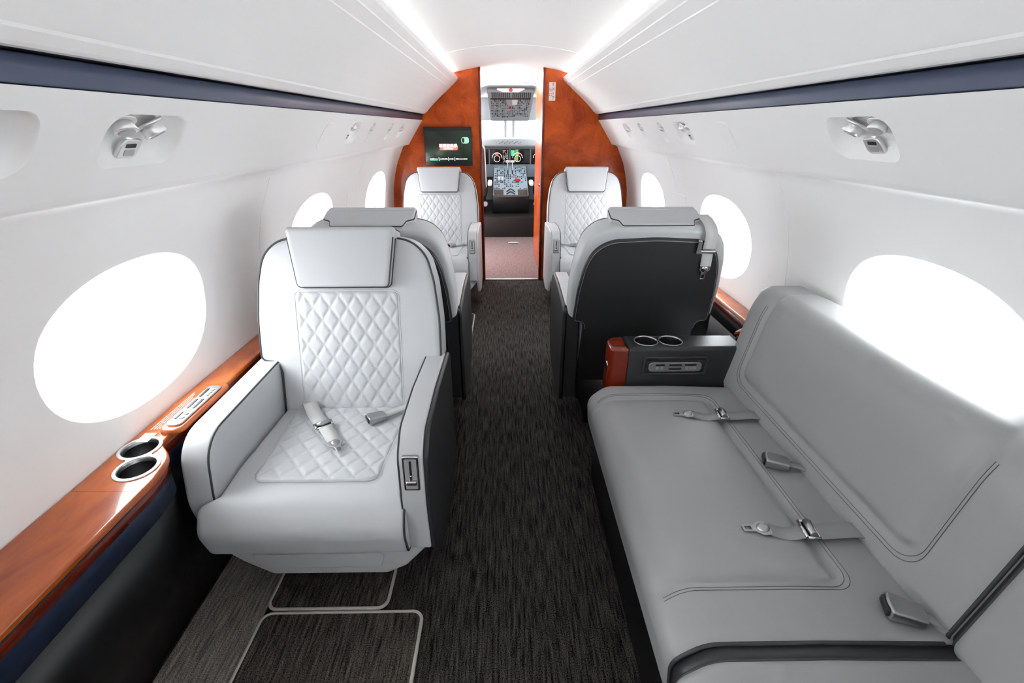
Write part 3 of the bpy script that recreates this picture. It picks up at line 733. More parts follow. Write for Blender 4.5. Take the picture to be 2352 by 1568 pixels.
    ss = [(-.201, .02), (-.178, -.36), (-.166, -.380), (-.145, -.3885), (.145, -.3885), (.166, -.380), (.178, -.36), (.201, .02)]
    obj('seat_seam', *tube([(a, b, cush_z(b)+.0006) for a, b in resample(ss, .03, False)], .0010, False, 4), 'web', c)
    # arms
    ao = resample(rc([(.095, .22), (.095, .622, .03), (-.40, .615, .10), (-.440, .43, .2), (-.41, .22, .02)], 8), .03)
    Y_ = lambda y, z, x: (m*x, y, z)
    a1 = obj('armrest', *prism(ao, stations(-.332, -.252, .014, .010, 5), Y_), 'leather', t)
    na = normals(ao); st_ = next(i for i in range(len(ao)) if ao[i][1] > .26 and ao[i-1][1] <= .26)
    def pipe_arm(ol, nn, x, par, zmin=.26):
        st1 = next(i for i in range(len(ol)) if ol[i][1] > zmin and ol[i-1][1] <= zmin); sq = [(st1+k_) % len(ol) for k_ in range(len(ol))]; sq = [i for i in sq if ol[i][1] > zmin]
        obj('piping', *tube([(m*x, ol[i][0]-nn[i].x*.003, ol[i][1]-nn[i].y*.003) for i in sq], .0030, False, 8), 'pipe', par)
    pipe_arm(ao, na, -.2555, a1)
    a2o = resample(rc([(.095, .20), (.095, .632, .03), (-.20, .655, .3), (-.395, .648, .07), (-.452, .595, .06), (-.466, .45, .2), (-.455, .275, .015), (-.30, .23)], 8), .03)
    a2 = obj('armrest', *prism(a2o, stations(.256, .322, .010, .006, 5), Y_), 'leather', t)
    n5 = normals(a2o); pipe_arm(a2o, n5, .2585, a2, .28)
    so = resample(rc([(.112, .14, .03), (.112, .626, .03), (-.20, .648, .3), (-.392, .640, .07), (-.445, .59, .06), (-.458, .45, .2), (-.448, .275, .03), (-.36, .16, .05), (-.10, .10, .08)], 8), .03)
    obj('side_panel', *prism(so, stations(.318, .336, 0, .008, 4), Y_), outer, a2)
    if outer == 'char':
        obj('arm_back_cover', *prism(rc([(.257, .16), (.330, .16), (.330, .622, .012), (.257, .622, .004)], 4), stations(.088, .112, 0, .008, 4), lambda a, b, w: (m*a, w, b)), 'char', a2)
        obj('arm_back_cover', *prism(rc([(.253, .20), (.337, .20), (.337, .612, .012), (.253, .612, .004)], 4), stations(.088, .110, 0, .008, 4), lambda a, b, w: (-m*a, w, b)), 'char', a1)
    # recline lever set in the front of the aisle arm
    fx = .291
    def L(a, b, w): # a across, b up, w outwards; the face leans back a little
        return (m*(fx+a), -.4575-w-(.545-b)*.07, b)
    bz = rc([(-.021, .497, .004), (.021, .497, .004), (.021, .600, .004), (-.021, .600, .004)], 4)
    be = obj('lever_bezel', *prism(bz, stations(-.006, .004, 0, .002, 3), L), 'chrome', a2)
    obj('lever_well', *prism(rc([(-.0155, .503, .003), (.0155, .503, .003), (.0155, .594, .003), (-.0155, .594, .003)], 3), [(.0035, 0), (.0046, 0)], L), 'grey', be)
    obj('lever_slot', *prism(rc([(-.003, .520, .003), (.003, .520, .003), (.003, .589, .003), (-.003, .589, .003)], 3), [(.0045, 0), (.0054, 0)], L), 'black', be)
    lv = MB(); lv.add(*prism(rc([(-.014, .519, .003), (.014, .519, .003), (.014, .531, .003), (-.014, .531, .003)], 3), stations(.004, .013, 0, .003, 3), L))
    lv.add(*prism(rc([(-.004, .525, .002), (.004, .525, .002), (.003, .548, .002), (-.003, .548, .002)], 3), stations(.004, .010, 0, .002, 3), L)); lv.obj('lever', 'chrome', be)
    # underseat skirt and pedestal
    sk = resample(rc([(-.31, .272), (.322, .285, .008), (.322, .262, .01), (.235, .160, .035), (.175, .128, .03), (-.17, .128, .03), (-.25, .185, .03), (-.31, .245, .01)], 6), .03)
    s1 = obj('skirt', *prism(sk, stations(-.415, -.10, .006, .004, 3), lambda a, b, w: (m*a, w, b)), 'leather' if outer == 'char' else 'leather', t)
    dr = rc([(-.20, .160, .01), (.16, .160, .012), (.175, .215, .01), (-.22, .215, .01)], 4)
    obj('drawer_front', *prism(dr, stations(-.4205, -.413, .002, 0, 2), lambda a, b, w: (m*a, w, b)), 'leather', s1)
    obj('pedestal', *prism(rc([(-.25, .24), (.26, .24), (.20, 0), (-.20, 0)]), stations(-.24, .10, 0, 0), lambda a, b, w: (m*a, w, b)), 'dark', t)
    if belt == 'lap':
        pa = smoothpath([(-.168, .012, .462), (-.150, -.010, .482), (-.122, -.055, .472), (-.075, -.120, .474), (-.045, -.158, .474)])
        sb = obj('seat_belt', *strap([(m*a, b, c2) for a, b, c2 in pa], .046, .003, [Vector((m*.83, .56, 0)) if i > 3 else Vector((m*.9, .3, 0)) for i in range(len(pa))]), 'web', t)
        d = Vector((m*.56, -.83, 0)); adjuster(sb, (m*-.060, -.135, .474), d, (0, 0, 1))
        p2 = smoothpath([(-.050, -.150, .478), (-.020, -.190, .474), (.002, -.222, .476)])
        obj('belt_webbing', *strap([(m*a, b, c2) for a, b, c2 in p2], .040, .006, Vector((m*.83, .56, 0))), 'web', sb)
        belt_hw(sb, (m*.004, -.225, .476), (m*.60, -.80, -.03), (0, 0, 1))
        p3 = smoothpath([(.215, .005, .466), (.17, -.035, .472), (.125, -.075, .474)])
        s2 = obj('seat_belt', *strap([(m*a, b, c2) for a, b, c2 in p3], .030, .003, Vector((m*.5, -.85, 0))), 'web', t)
        buckle(s2, (m*.100, -.093, .466), (m*-.86, -.50, 0), (0, 0, 1))
    elif belt == 'over_back':
        s0 = -m   # hangs over the outboard shoulder at the back
        pth = smoothpath([B(s0*.135*-1*-1, .30, -.012), B(s0*.19, .50, -.012), B(s0*.19, .585, .01), B(s0*.195, .598, .06), B(s0*.200, .588, .115), B(s0*.203, .560, .140), B(s0*.205, .505, .143)])
        pth = pth[6:]
        sb = obj('seat_belt', *strap(pth, .048, .003, (1, 0, 0)), 'web', t)
        bd = (Vector(B(0, 0, 0))-Vector(B(0, 1, 0))).normalized(); bn = (Vector(B(0, 0, 1))-Vector(B(0, 0, 0))).normalized()
        q0 = Vector(B(s0*.205, .500, .142)); sx_ = Vector((1, 0, 0))
        F = lambda a, b, w: tuple(q0+sx_*a+bd*b+bn*w)
        inb = 1 if m*s0 < 0 else -1
        inb = -1 if (Vector(B(s0*.3, 0, 0)).x > 0) else 1
        fr = MB(); fr.add(*prism(rc([(inb*.050, -.045, .004), (inb*.050, .012, .004), (-inb*.028, .012, .004), (-inb*.028, -.002, .003), (inb*.030, -.002, .003), (inb*.036, -.045, .003)], 3), stations(0, .008, .001, .002, 2), F))
        fr.obj('adjuster', 'chrome', sb)
        pth = smoothpath([B(s0*.205, .500, .139), B(s0*.208, .47, .141), B(s0*.212, .43, .143)])
        obj('belt_webbing', *strap(pth, .042, .005, (1, 0, 0)), 'web', sb)
        belt_hw(sb, B(s0*.212, .428, .141), bd, bn, m='chrome')
    return t
club_seat('light grey quilted leather seat nearest the camera, alone opposite the sofa', (-.592, 1.400, 0), 0, 1)
club_seat('light grey quilted seat below the wall screen, left of the cockpit doorway', (-.592, 3.900, 0), 0, 1, 'leather')
club_seat('light grey quilted seat below the exit sign, right of the cockpit doorway', (.622, 3.900, 0), 0, -1, 'leather')
club_seat('left seat facing away, its dark back close behind the nearest single seat', (-.586, 2.045, 0), pi, -1, 'char', None)
club_seat('right seat facing away with charcoal leather back and belt hung over it', (.540, 2.045, 0), pi, 1, 'char', 'over_back')

# ------------------------------------------------------------------ sofa
def sofa():
    t = thing('sofa', 'long grey leather sofa with belts along the right wall', 'sofa', (.60, .8, 0))
    O = Vector((.60, .8, 0))
    F = lambda x, z, y: (x-O.x, y-O.y, z)
    prof = resample(rc([(.86, .30), (.86, .450, .02), (.55, .462, .5), (.325, .462, .085), (.258, .405, .06), (.268, .300, .015), (.33, .295)], 10), .007)
    def groove(d):       # d>0 inside the panel
        g_ = 0
        if d < -.004: return 0
        if d < .030: return -.013*(max(0, d+.004)/.034)**1.5
        return -.013*exp(-((d-.030)/.007))+.006*(1-exp(-(d-.030)/.06))
    def sd(px, py, x1, y0, y1, r):
        # signed distance inside a rounded box open towards low x
        dx = x1-px; dy = min(py-y0, y1-py)
        if dx < r and dy < r: return r-hypot(r-dx, r-dy)
        return min(dx, dy)
    def mk(y0, y1, seam):
        def disp(x, z, y, n):
            if not seam or (z < .40 and n.y < .2): 
                if not seam: return 0
            k_ = max(0, min(1, (z-.33)/.06)); fade = max(0.35, min(1, (x-.27)/.10+.35))
            return groove(sd(x, y, .703, .667, 1.462, .045))*k_*min(1, max(.15, (x-.26)/.12))
        return prism(prof, stations(y0, y1, .022 if seam else .045, .045 if seam else .022, 8, .008 if seam else .05), F, disp)
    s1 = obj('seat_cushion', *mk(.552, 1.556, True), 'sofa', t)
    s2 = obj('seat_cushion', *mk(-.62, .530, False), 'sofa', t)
    # stitch rows that follow the panel
    fz, LL = None, 0
    tops = sorted([(p[0], p[1]) for p in prof if p[1] > .33 and p[0] < .85], key=lambda p: p[0])
    def ztop(x):
        for i in range(1, len(tops)):
            if tops[i][0] >= x: 
                a, b = tops[i-1], tops[i]; return a[1]+(b[1]-a[1])*(x-a[0])/max(1e-6, b[0]-a[0])
        return tops[-1][1]
    for off in (-.002, .006):
        pts = []
        for x in [.285+.01*k_ for k_ in range(37)]: pts.append((x, .667+off))
        x1 = .703-off; r = .045
        pts = [p for p in pts if p[0] < x1-r]
        for k_ in range(9): a = -pi/2+pi/2*k_/8; pts.append((x1-r+r*cos(a), .667+off+r+r*sin(a)))
        for k_ in range(1, 30): pts.append((x1, .667+off+r+(1.462-.667-2*off-2*r)*k_/30))
        for k_ in range(9): a = pi/2*k_/8; pts.append((x1-r+r*cos(a), 1.462-off-r+r*sin(a)))
        q = [x for x in [.285+.01*k_ for k_ in range(37)] if x < x1-r]
        for x in reversed(q): pts.append((x, 1.462-off))
        obj('seam_stitching', *tube([F(x, ztop(x)+.0004+(groove(off) if off > 0 else 0)*min(1, max(.15, (x-.26)/.12)), y) for x, y in pts], .0007, False, 4), 'stitch', s1)
    # leather strip between the cushions
    prof2 = resample(rc([(.84, .30), (.84, .447, .02), (.55, .459, .5), (.330, .459, .085), (.264, .402, .06), (.272, .300, .015), (.33, .295)], 10), .02)
    ins = obj('cushion_divider', *prism(prof2, stations(.512, .560, 0, 0), F, lambda x, z, y, n: -.006), 'char', t)
    for s_i, y in ((s1, .557), (s2, .524)):
        n6 = normals(prof); sq = [i for i in range(len(prof)) if prof[i][0] < .80 and prof[i][1] > .31]
        if len(sq): obj('piping', *tube([F(prof[i][0]-n6[i].x*.009, prof[i][1]-n6[i].y*.009, y) for i in sq][::2], .0045, False, 8), 'pipe', s_i)
    # backrest
    bprof = resample(rc([(1.00, .40), (1.050, .78, .03), (1.035, .842, .05), (.885, .842, .055), (.852, .76, .3), (.800, .455, .03), (.815, .40)], 10), .007)
    def mkb(y0, y1, seam):
        def disp(x, z, y, n):
            if not seam or n.x > .6 or x > 1.03: return 0
            z_ = z if x < .9 else z
            dz = z-.497; dy = min(y-.672, 1.510-y); r = .06
            if dz < r and dy < r: d = r-hypot(r-dz, r-dy)
            else: d = min(dz, dy)
            k_ = 1 if n.y < .5 else max(.15, 1-(n.y-.5)*1.6)
            return groove(d)*k_ if z > .45 else 0
        return prism(bprof, stations(y0, y1, .026 if seam else .05, .05 if seam else .026, 8, .008 if seam else .05), F, disp)
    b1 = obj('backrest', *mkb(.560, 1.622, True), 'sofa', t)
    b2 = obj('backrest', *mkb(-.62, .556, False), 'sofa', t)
    insb = [(p[0]+.012, p[1]-.008) if p[1] > .5 else (p[0]+.012, p[1]) for p in bprof]
    obj('back_divider', *prism(bprof, stations(.530, .580, 0, 0), F, lambda x, z, y, n: -.016), 'char', t)
    n7 = normals(bprof)
    for s_i, y in ((b1, .567), (b2, .550)):
        sq = [i for i in range(len(bprof)) if bprof[i][0] < 1.0 and n7[i].x < .5 and bprof[i][1] > .44]
        obj('piping', *tube([F(bprof[i][0]-n7[i].x*.011, bprof[i][1]-n7[i].y*.011, y) for i in sq][::2], .0045, False, 8), 'pipe', s_i)
    xs = {}
    front = [(p[1], p[0]) for i, p in enumerate(bprof) if n7[i].x < -.3 and p[1] > .455 and p[1] < .80]; front.sort()
    def xf(z):
        for i in range(1, len(front)):
            if front[i][0] >= z: a, b = front[i-1], front[i]; return a[1]+(b[1]-a[1])*(z-a[0])/max(1e-6, b[0]-a[0])
        return front[-1][1]
    for off in (-.002, .006):
        r = .06; y0, y1, z0 = .672+off, 1.510-off, .497+off; pts = [(z, y0) for z in [.79-.02*k_ for k_ in range(12)] if z > z0+r]
        for k_ in range(9): a = pi+pi/2*k_/8; pts.append((z0+r+r*sin(a), y0+r+r*cos(a)))
        for k_ in range(1, 30): pts.append((z0, y0+r+(y1-y0-2*r)*k_/30))
        for k_ in range(9): a = -pi/2+pi/2*k_/8; pts.append((z0+r+r*sin(a), y1-r+r*cos(a)))
        pts += [(z, y1) for z in sorted([.79-.02*k_ for k_ in range(12)]) if z > z0+r]
        obj('seam_stitching', *tube([F(xf(z)-.0004-(groove(off) if off > 0 else 0), z, y) for z, y in pts], .0007, False, 4), 'stitch', b1)
    obj('base', *rbox(.305-O.x, .98-O.x, -.60-O.y, 1.55-O.y, 0, .302, .006), 'dark', t)
    # belts lying across the seat
    def sbelt(y, xa, xt, sc=1):
        pa = smoothpath([F(.835, .452, y+.004), F(.79, .470, y+.002), F(xa+.03, .468, y), F(xa, .470, y)])
        s = obj('seat_belt', *strap(pa, .046, .003, (0, 1, 0)), 'webs', t)
        adjuster(s, F(xa, .472, y), (-1, .10, 0), (0, 0, 1))
        p2 = smoothpath([F(xa-.012, .470, y), F(xa-.05, .464, y-.002), F(xa-.085, .468, y+.006), F(xt+.055, .474, y+.008)])
        obj('belt_webbing', *strap(p2, .038, .005, (.1, 1, 0)), 'webs', s)
        belt_hw(s, F(xt+.055, .472, y+.008), (-1, .06, -.06), (0, 0, 1))
    sbelt(1.308, .680, .520); sbelt(.812, .678, .525)
    def sbuck(x, y, dy):
        p = smoothpath([F(.83, .455, y-.035), F(.80, .468, y-.022), F(x+.03, .470, y-.005)])
        s = obj('seat_belt', *strap(p, .022, .004, (.2, 1, 0)), 'webs', t); buckle(s, F(x, .462, y), (-.93, .36, 0), (0, 0, 1), 'silver', 1.15)
    sbuck(.735, 1.065, .03); sbuck(.748, .605, .03)
sofa()

# ------------------------------------------------------------------ sofa end console with cup holders
def console():
    t = thing('armrest_console', 'black leather console with two cup holders at the far end of the sofa', 'armrest', (.60, 1.63, 0)); O = Vector((.60, 1.63, 0))
    bd = obj('console_body', *prism(resample(rc([(.415, 1.566, .006), (.86, 1.566, .01), (.86, 1.69, .01), (.415, 1.69, .006)], 5), .05), stations(.08, .602, .005, .016, 6), lambda a, b, w: (a-O.x, b-O.y, w)), 'char', t)
    cs = [(.494, 1.630), (.590, 1.630)]
    cc = [obj('cutter', *cyl((x-O.x, y-O.y, .52), (0, 0, 1), .0435, .2, 40), 'black', t, False) for x, y in cs]; 
    # recess for the control plate in the sofa side face
    cut(bd, cc)
    for x, y in cs:
        n = 40; rings = [[(x-O.x+r*cos(2*pi*k_/n), y-O.y+r*sin(2*pi*k_/n), z) for k_ in range(n)] for r, z in ((.0465, .6025), (.0460, .6045), (.0440, .6045), (.0430, .600))]
        h = obj('cup_holder_ring', *ringed(rings), 'silver', t)
        rings = [[(x-O.x+r*cos(2*pi*k_/n), y-O.y+r*sin(2*pi*k_/n), z) for k_ in range(n)] for r, z in ((.0432, .6), (.0425, .523), (.001, .522))]
        obj('cup_well', *ringed(rings), 'black', h)
    wc = obj('wood_end', *prism(rc([(.345, 1.575, .02), (.416, 1.570, .004), (.416, 1.688, .004), (.345, 1.680, .035)], 7), stations(.06, .600, .004, .018, 6), lambda a, b, w: (a-O.x, b-O.y, w)), 'woodd', t)
    lt = MB(); lt.add(*cyl((.350-O.x, 1.615-O.y, .505), (-1, 0, 0), .022, .009, 24, .018, .003)); lt.obj('latch', 'chrome', wc)
    F = lambda a, b, w: (a-O.x, 1.566-O.y-w, b)
    o1 = rc([(.470, .486, .012), (.724, .486, .012), (.724, .568, .012), (.470, .568, .012)], 5); o2 = rc([(.484, .497, .01), (.712, .497, .01), (.712, .552, .01), (.484, .552, .01)], 5)
    obj('recess_frame', *ringed([[F(a, b, w) for a, b in o] for o, w in ((o1, -.001), (o1, .005), ([(a*.97+.597*.03, b*.97+.527*.03) for a, b in o1], .007), (o2, .006), (o2, .0005))]), 'char', t)
    remote_plate('control_plate', t, (.597-O.x, 1.5655-O.y, .523), (1, 0, 0), (0, 0, 1), (0, -1, 0), .205, .040)
console()

# ------------------------------------------------------------------ forward bulkhead, sliding door, screen, exit sign
def bulk(name, sg):
    xi = -.258 if sg < 0 else .280
    hull = [(1.16*sg, .62), (1.15*sg, .90), (1.06*sg, 1.24), (.90*sg, 1.50), (.60*sg, 1.80), (xi, 1.86)]
    ol = [(xi, 0), (1.12*sg, 0)]+hull
    b = obj(name, *prism(ol, stations(YB-.002, YB+.040, .002, .002, 2), XZ), 'wood'); tag(b, kind='structure')
    # edge post at the doorway
    obj('edge_strip', *rbox(xi-.010, xi+.010, YB-.012, YB+.05, 0, 1.815, .004), 'woodd', b)
    return b
bulk('wall_front_left', -1); bulk('wall_front_right', 1)
d1 = obj('door_1', *rbox(.288, .315, 4.50, 5.55, .012, 1.80, .004), 'wood'); tag(d1, kind='structure')
obj('door_handle', *cyl((.288, 4.60, .86), (-1, 0, 0), .012, .02, 12), 'chrome', d1)
sill = obj('trim_20', *rbox(-.25, .27, YB-.01, YB+.03, .0, .008, .003), 'silver'); tag(sill, kind='structure')

ts = thing('wall_screen', 'black flat screen showing a green film menu on the left wood bulkhead', 'screen', (-.541, YB-.002, 1.207))
obj('screen_housing', *rbox(-.207, .205, -.022, 0, -.156, .156, .003), 'black', ts)
obj('screen_picture', *rbox(-.200, .198, -.0228, -.0218, -.120, .125, .0003), 'picture', ts)
R90 = Matrix.Rotation(pi/2, 4, 'X')
def scr(x, z, d=-.0236): return Matrix.Translation((x, d, z)) @ R90
gl = MB(); gl.add(*prism(rc([(-.085, -.028, .01), (.08, -.028, .01), (.085, .018, .02), (-.05, .022, .02)], 4), [(-.0232, 0), (-.0229, 0)], XZ)); gl.obj('title_glow', 'em_r', ts)
text_mesh('title_text', '斯諾登風暴', .032, 'em_w', ts, scr(.0, .006))
text_mesh('title_text', 'SNOWDEN', .017, 'em_w', ts, scr(0, -.017))
mb = MB(); mb.add(*prism(rc([(.115, .025, .018), (.180, .025, .018), (.182, .075, .018), (.115, .075, .02)], 5), [(-.0233, 0), (-.0229, 0)], XZ)); mb.obj('bright_mug_shape', mat('screen pale green', (.1, .3, .2), .5, emit=((.25, .42, .34), .7)), ts)
mb = MB(); mb.add(*prism(rc([(.121, .031, .012), (.140, .031, .012), (.140, .069, .012), (.121, .069, .012)], 5), [(-.0237, 0), (-.0234, 0)], XZ)); mb.obj('dark_mouth_shape', 'screen', ts)
mb = MB()
for x0, x1 in ((-.165, -.098), (-.075, -.010), (.006, .042), (.062, .160)):
    x = x0
    while x < x1-.003:
        w = random.uniform(.004, .008); h_ = random.uniform(.0035, .006)
        mb.add(*prism([(x, -.101-h_/2), (min(x+w, x1), -.101-h_/2), (min(x+w, x1), -.101+h_), (x, -.101+h_)], [(-.0234, 0), (-.0229, 0)], XZ)); x += w+.0012
for x in (-.086, -.002, .052): mb.add(*prism([(x-.002, -.114), (x+.002, -.114), (x+.002, -.086), (x-.002, -.086)], [(-.0234, 0), (-.0229, 0)], XZ))
mm = mb.obj('menu_line', 'em_w', ts, False); mm['kind'] = 'stuff'
mb = MB(); mb.add(*prism([(-.163, -.112), (-.098, -.112), (-.098, -.108), (-.163, -.108)], [(-.0234, 0), (-.0229, 0)], XZ)); mb.obj('menu_highlight', 'em_g', ts, False)

es = thing('exit_sign', 'small white exit sign with red letters on the right wood bulkhead', 'sign', (.348, YB-.002, 1.63))
obj('sign_plate', *rbox(-.028, .028, -.008, 0, -.068, .068, .003), 'sign', es)
for i, ch in enumerate('EXIT'): text_mesh('letter', ch, .036, 'signred', es, Matrix.Translation((.009, -.0088, .050-.033*i)) @ R90, .0004)
for i, ch in enumerate('出口'): text_mesh('letter', ch, .030, 'signred', es, Matrix.Translation((-.014, -.0088, .012-.036*i)) @ R90, .0004)

# ------------------------------------------------------------------ vestibule behind the doorway
f_ = obj('floor_vestibule', *prism([(-.95, YB+.03), (.95, YB+.03), (.95, 6.30), (-.95, 6.30)], [(-.03, 0), (0.002, 0)], XY), 'mauve', None, False); tag(f_, kind='structure'); f_.name = 'floor_forward'
va = [(-.95, 0), (-.95, 1.45), (-.80, 1.68), (-.50, 1.80), (0, 1.855), (.50, 1.80), (.80, 1.68), (.95, 1.45), (.95, 0)]
vs, fs = sweep_y(va[1:-1], YB+.04, 6.35); c_ = obj('ceiling_forward', vs, fs, 'shell'); tag(c_, kind='structure')
vl = obj('added_fill_panel', *rbox(-.30, .30, -.5, .5, 0, .006, .002), 'led'); vl.location = (0, 5.4, 1.822); tag(vl, 'added white fill light panel in the ceiling just past the doorway', 'light')  # fill light added to brighten the vestibule ceiling
# left vestibule wall with the open entry door, right wall with the galley
mb = MB()
for (y0, y1, z0, z1) in ((YB+.04, 4.95, 0, 1.46), (5.50, 6.35, 0, 1.46), (4.9, 5.55, 1.25, 1.46)): mb.add(*rbox(-.96, -.93, y0, y1, z0, z1, .003))
w_ = mb.obj('wall_forward_left', 'shell'); tag(w_, kind='structure')
w_ = obj('wall_forward_right', *rbox(.93, .96, YB+.04, 6.35, 0, 1.46, .003), 'shell'); tag(w_, kind='structure')
fh = thing('floor_handle', 'small chrome pull handle set in the carpet past the doorway', 'handle', (.06, 5.90, .002))
hh = MB(); hh.add(*tube(smoothpath([(-.065, 0, .004), (-.058, 0, .018), (.058, 0, .018), (.065, 0, .004)]), .005, False, 8)); hh.obj('handle_bar', 'chrome', fh)
obj('handle_plate', *rbox(-.075, .075, -.02, .02, 0, .004, .001), 'silver', fh)

# ------------------------------------------------------------------ cockpit
CX = .03
st_ = obj('floor_cockpit', *rbox(-.85, .95, 6.30, 8.3, -.03, .262, .004), 'dark'); tag(st_, kind='structure')
sp = obj('trim_21', *rbox(CX-.36, CX+.36, 6.298, 6.62, .262, .266, .001), 'black'); tag(sp, kind='structure')
ca = [(-.86, .26), (-.86, 1.2), (-.78, 1.5), (-.55, 1.74), (-.25, 1.82), (.30, 1.82), (.62, 1.74), (.88, 1.5), (.94, 1.2), (.94, .26)]
vs, fs = [], []
mb = MB(); mb.add(*sweep_y(ca, 6.35, 7.35))
mb.add(*sweep_y(ca[3:7], 7.35, 7.75)); mb.add(*sweep_y(ca[0:2], 7.35, 8.2)); mb.add(*sweep_y(ca[-2:], 7.35, 8.2))
w_ = mb.obj('wall_cockpit', 'cockpit'); tag(w_, kind='structure')
mb = MB()   # frame rows over and under the windscreen, posts between the panes
mb.add(*rbox(-.56, .64, 7.62, 8.02, 1.455, 1.76, .02)); mb.add(*rbox(-.88, .96, 8.0, 8.2, .26, 1.205, .01))
for x in (CX-.065, CX+.06, -.62, .70): mb.add(*rbox(x-.022, x+.022, 7.98, 8.03, 1.19, 1.50, .006))
w_ = mb.obj('wall_windscreen', 'cockpit'); tag(w_, kind='structure')
g_ = obj('window_11', *rbox(-.60, .68, 8.035, 8.04, 1.19, 1.47, .001), 'glass'); tag(g_, kind='structure')
# overhead panel
ov = thing('overhead_panel', 'grey overhead switch panel on the cockpit ceiling', 'instrument panel', (CX, 7.0, 1.6))
A = Vector((0, -.42, .155)); Bv = Vector((0, .42, -.160)); U = (Bv-A); Ln = U.length; U.normalize(); Nn = Vector((0, -U.z, U.y)) if True else None
Nn = Vector((0, U.z, -U.y))
if Nn.z > 0: Nn = -Nn
FO = lambda a, b, w: tuple(A+Vector((1, 0, 0))*a+U*b+Nn*w)
obj('panel_plate', *prism(rc([(-.30, -.03, .02), (.30, -.03, .02), (.28, Ln, .04), (-.28, Ln, .04)]), stations(-.05, 0, 0, .004, 3), FO), 'cockpit', ov)
bm_ = MB(); 
for i in range(20):
    x = -.235+.0245*i+(.02 if i > 9 else 0)
    bm_.add(*prism([(x-.006, .0), (x+.006, .0), (x+.006, .14), (x-.006, .14)], [(0, 0), (.006, 0)], FO))
bm_.obj('breaker_row', 'black', ov, False)['kind'] = 'stuff'
obj('dark_bar', *prism([(-.26, .155), (.26, .155), (.26, .175), (-.26, .175)], [(0, 0), (.012, 0)], FO), 'brown', ov, False)
sw = MB(); kn = MB(); random.seed(3)
for r in range(11):
    for c in range(22):
        if random.random() < .28 or (9 < c < 14 and r < 4): continue
        x = -.25+c*.0235; y = .21+r*.052; w_ = random.uniform(.004, .0095)
        if random.random() < .16: kn.add(*cyl(FO(x, y, 0), Nn, .008, .014, 8))
        else: sw.add(*prism([(x-w_, y-.008), (x+w_, y-.008), (x+w_, y+.006), (x-w_, y+.006)], [(0, 0), (.005, 0)], FO))
sw.obj('switches', mat('dark grey switch', (.07, .075, .08), .5), ov, False)['kind'] = 'stuff'; kn.obj('knobs', 'black', ov)['kind'] = 'stuff'
obj('placard', *prism([(.02, .20), (.095, .20), (.095, .27), (.02, .27)], [(0, 0), (.006, 0)], FO), 'white', ov, False)
obj('placard', *prism([(.025, .285), (.09, .285), (.09, .345), (.025, .345)], [(0, 0), (.006, 0)], FO), 'white', ov, False)
obj('fire_handle', *cyl(FO(-.005, .42, 0), Nn, .022, .02, 14, None, .003), 'red', ov)
dm = thing('dome_light', 'small red and white light fitting above the overhead panel', 'light', (CX, 6.50, 1.80))
obj('light_housing', *prism(rc([(-.22, .0, .01), (-.10, -.045, .02), (.10, -.045, .02), (.22, .0, .01)]), stations(0, .08, .005, .005, 2), lambda a, b, w: (a, w, b)), 'shell', dm)
obj('red_lens', *cyl((0, -.004, -.022), (0, -1, 0), .022, .012, 16, .018), 'red', dm)
# glareshield, instrument panel, screens
gsd = thing('glareshield', 'grey glareshield with autopilot controls under the windscreen', 'instrument panel', (CX, 7.62, 1.10))
obj('shield_body', *prism(rc([(-.09, -.01, .02), (.36, -.01), (.36, .12, .05), (-.02, .10, .05)], 5), stations(-.75, .75, .03, .03, 3), lambda a, b, w: (w, a, b)), 'cockpit', gsd)
sw = MB()
for c in range(14): sw.add(*rbox(-.16+c*.024, -.146+c*.024, -.10, -.085, .035+(c % 3)*.012, .048+(c % 3)*.012, .002, 1))
sw.obj('mode_buttons', mat('mid grey button', (.16, .17, .18), .5), gsd)['kind'] = 'stuff'
ip = thing('instrument_panel', 'blue grey instrument panel with flight displays in the cockpit', 'instrument panel', (CX, 7.64, .95))
obj('panel_face', *rbox(-.80, .80, 0, .3, -.30, .145, .01), 'cblue', ip)
for i, x in enumerate((-.475, -.158, .158, .475)):
    d = obj('flight_display', *rbox(x-.150, x+.150, -.012, .004, -.11, .11, .008), 'screen', ip)
    ci = [(x-.04+.075*cos(a), -.0135, -.02+.075*sin(a)) for a in [pi*k_/16 for k_ in range(17)]]
    obj('dial_arc', *tube(ci, .0025, False, 4), 'em_w', d)
    ci = [(x-.04+.045*cos(a), -.0135, -.03+.045*sin(a)) for a in [2*pi*k_/20 for k_ in range(20)]]
    obj('dial_arc', *tube(ci, .002, True, 4), 'em_w', d)
    obj('red_flag', *rbox(x-.07, x-.02, -.0145, -.011, .028, .044, .001), 'em_r', d)
    if i == 2: obj('green_map', *rbox(x-.140, x-.085, -.0145, -.011, .01, .09, .001), 'em_g', d); obj('green_map', *rbox(x-.075, x-.03, -.0140, -.0115, -.07, .10, .001), mat('map green', (.1, .2, .05), .5, emit=((.16, .30, .08), .6)), d)
    if i in (1,):
        q = MB(); random.seed(i)
        for r in range(12):
            for c in range(5):
                if random.random() < .75: q.add(*rbox(x+.050+c*.018, x+.060+c*.018, -.0145, -.011, -.095+r*.016, -.087+r*.016, .001, 1))
        q.obj('readouts', mat('readout', (.4, .38, .35), .5, emit=((.5, .48, .42), .5)), d, False)['kind'] = 'stuff'
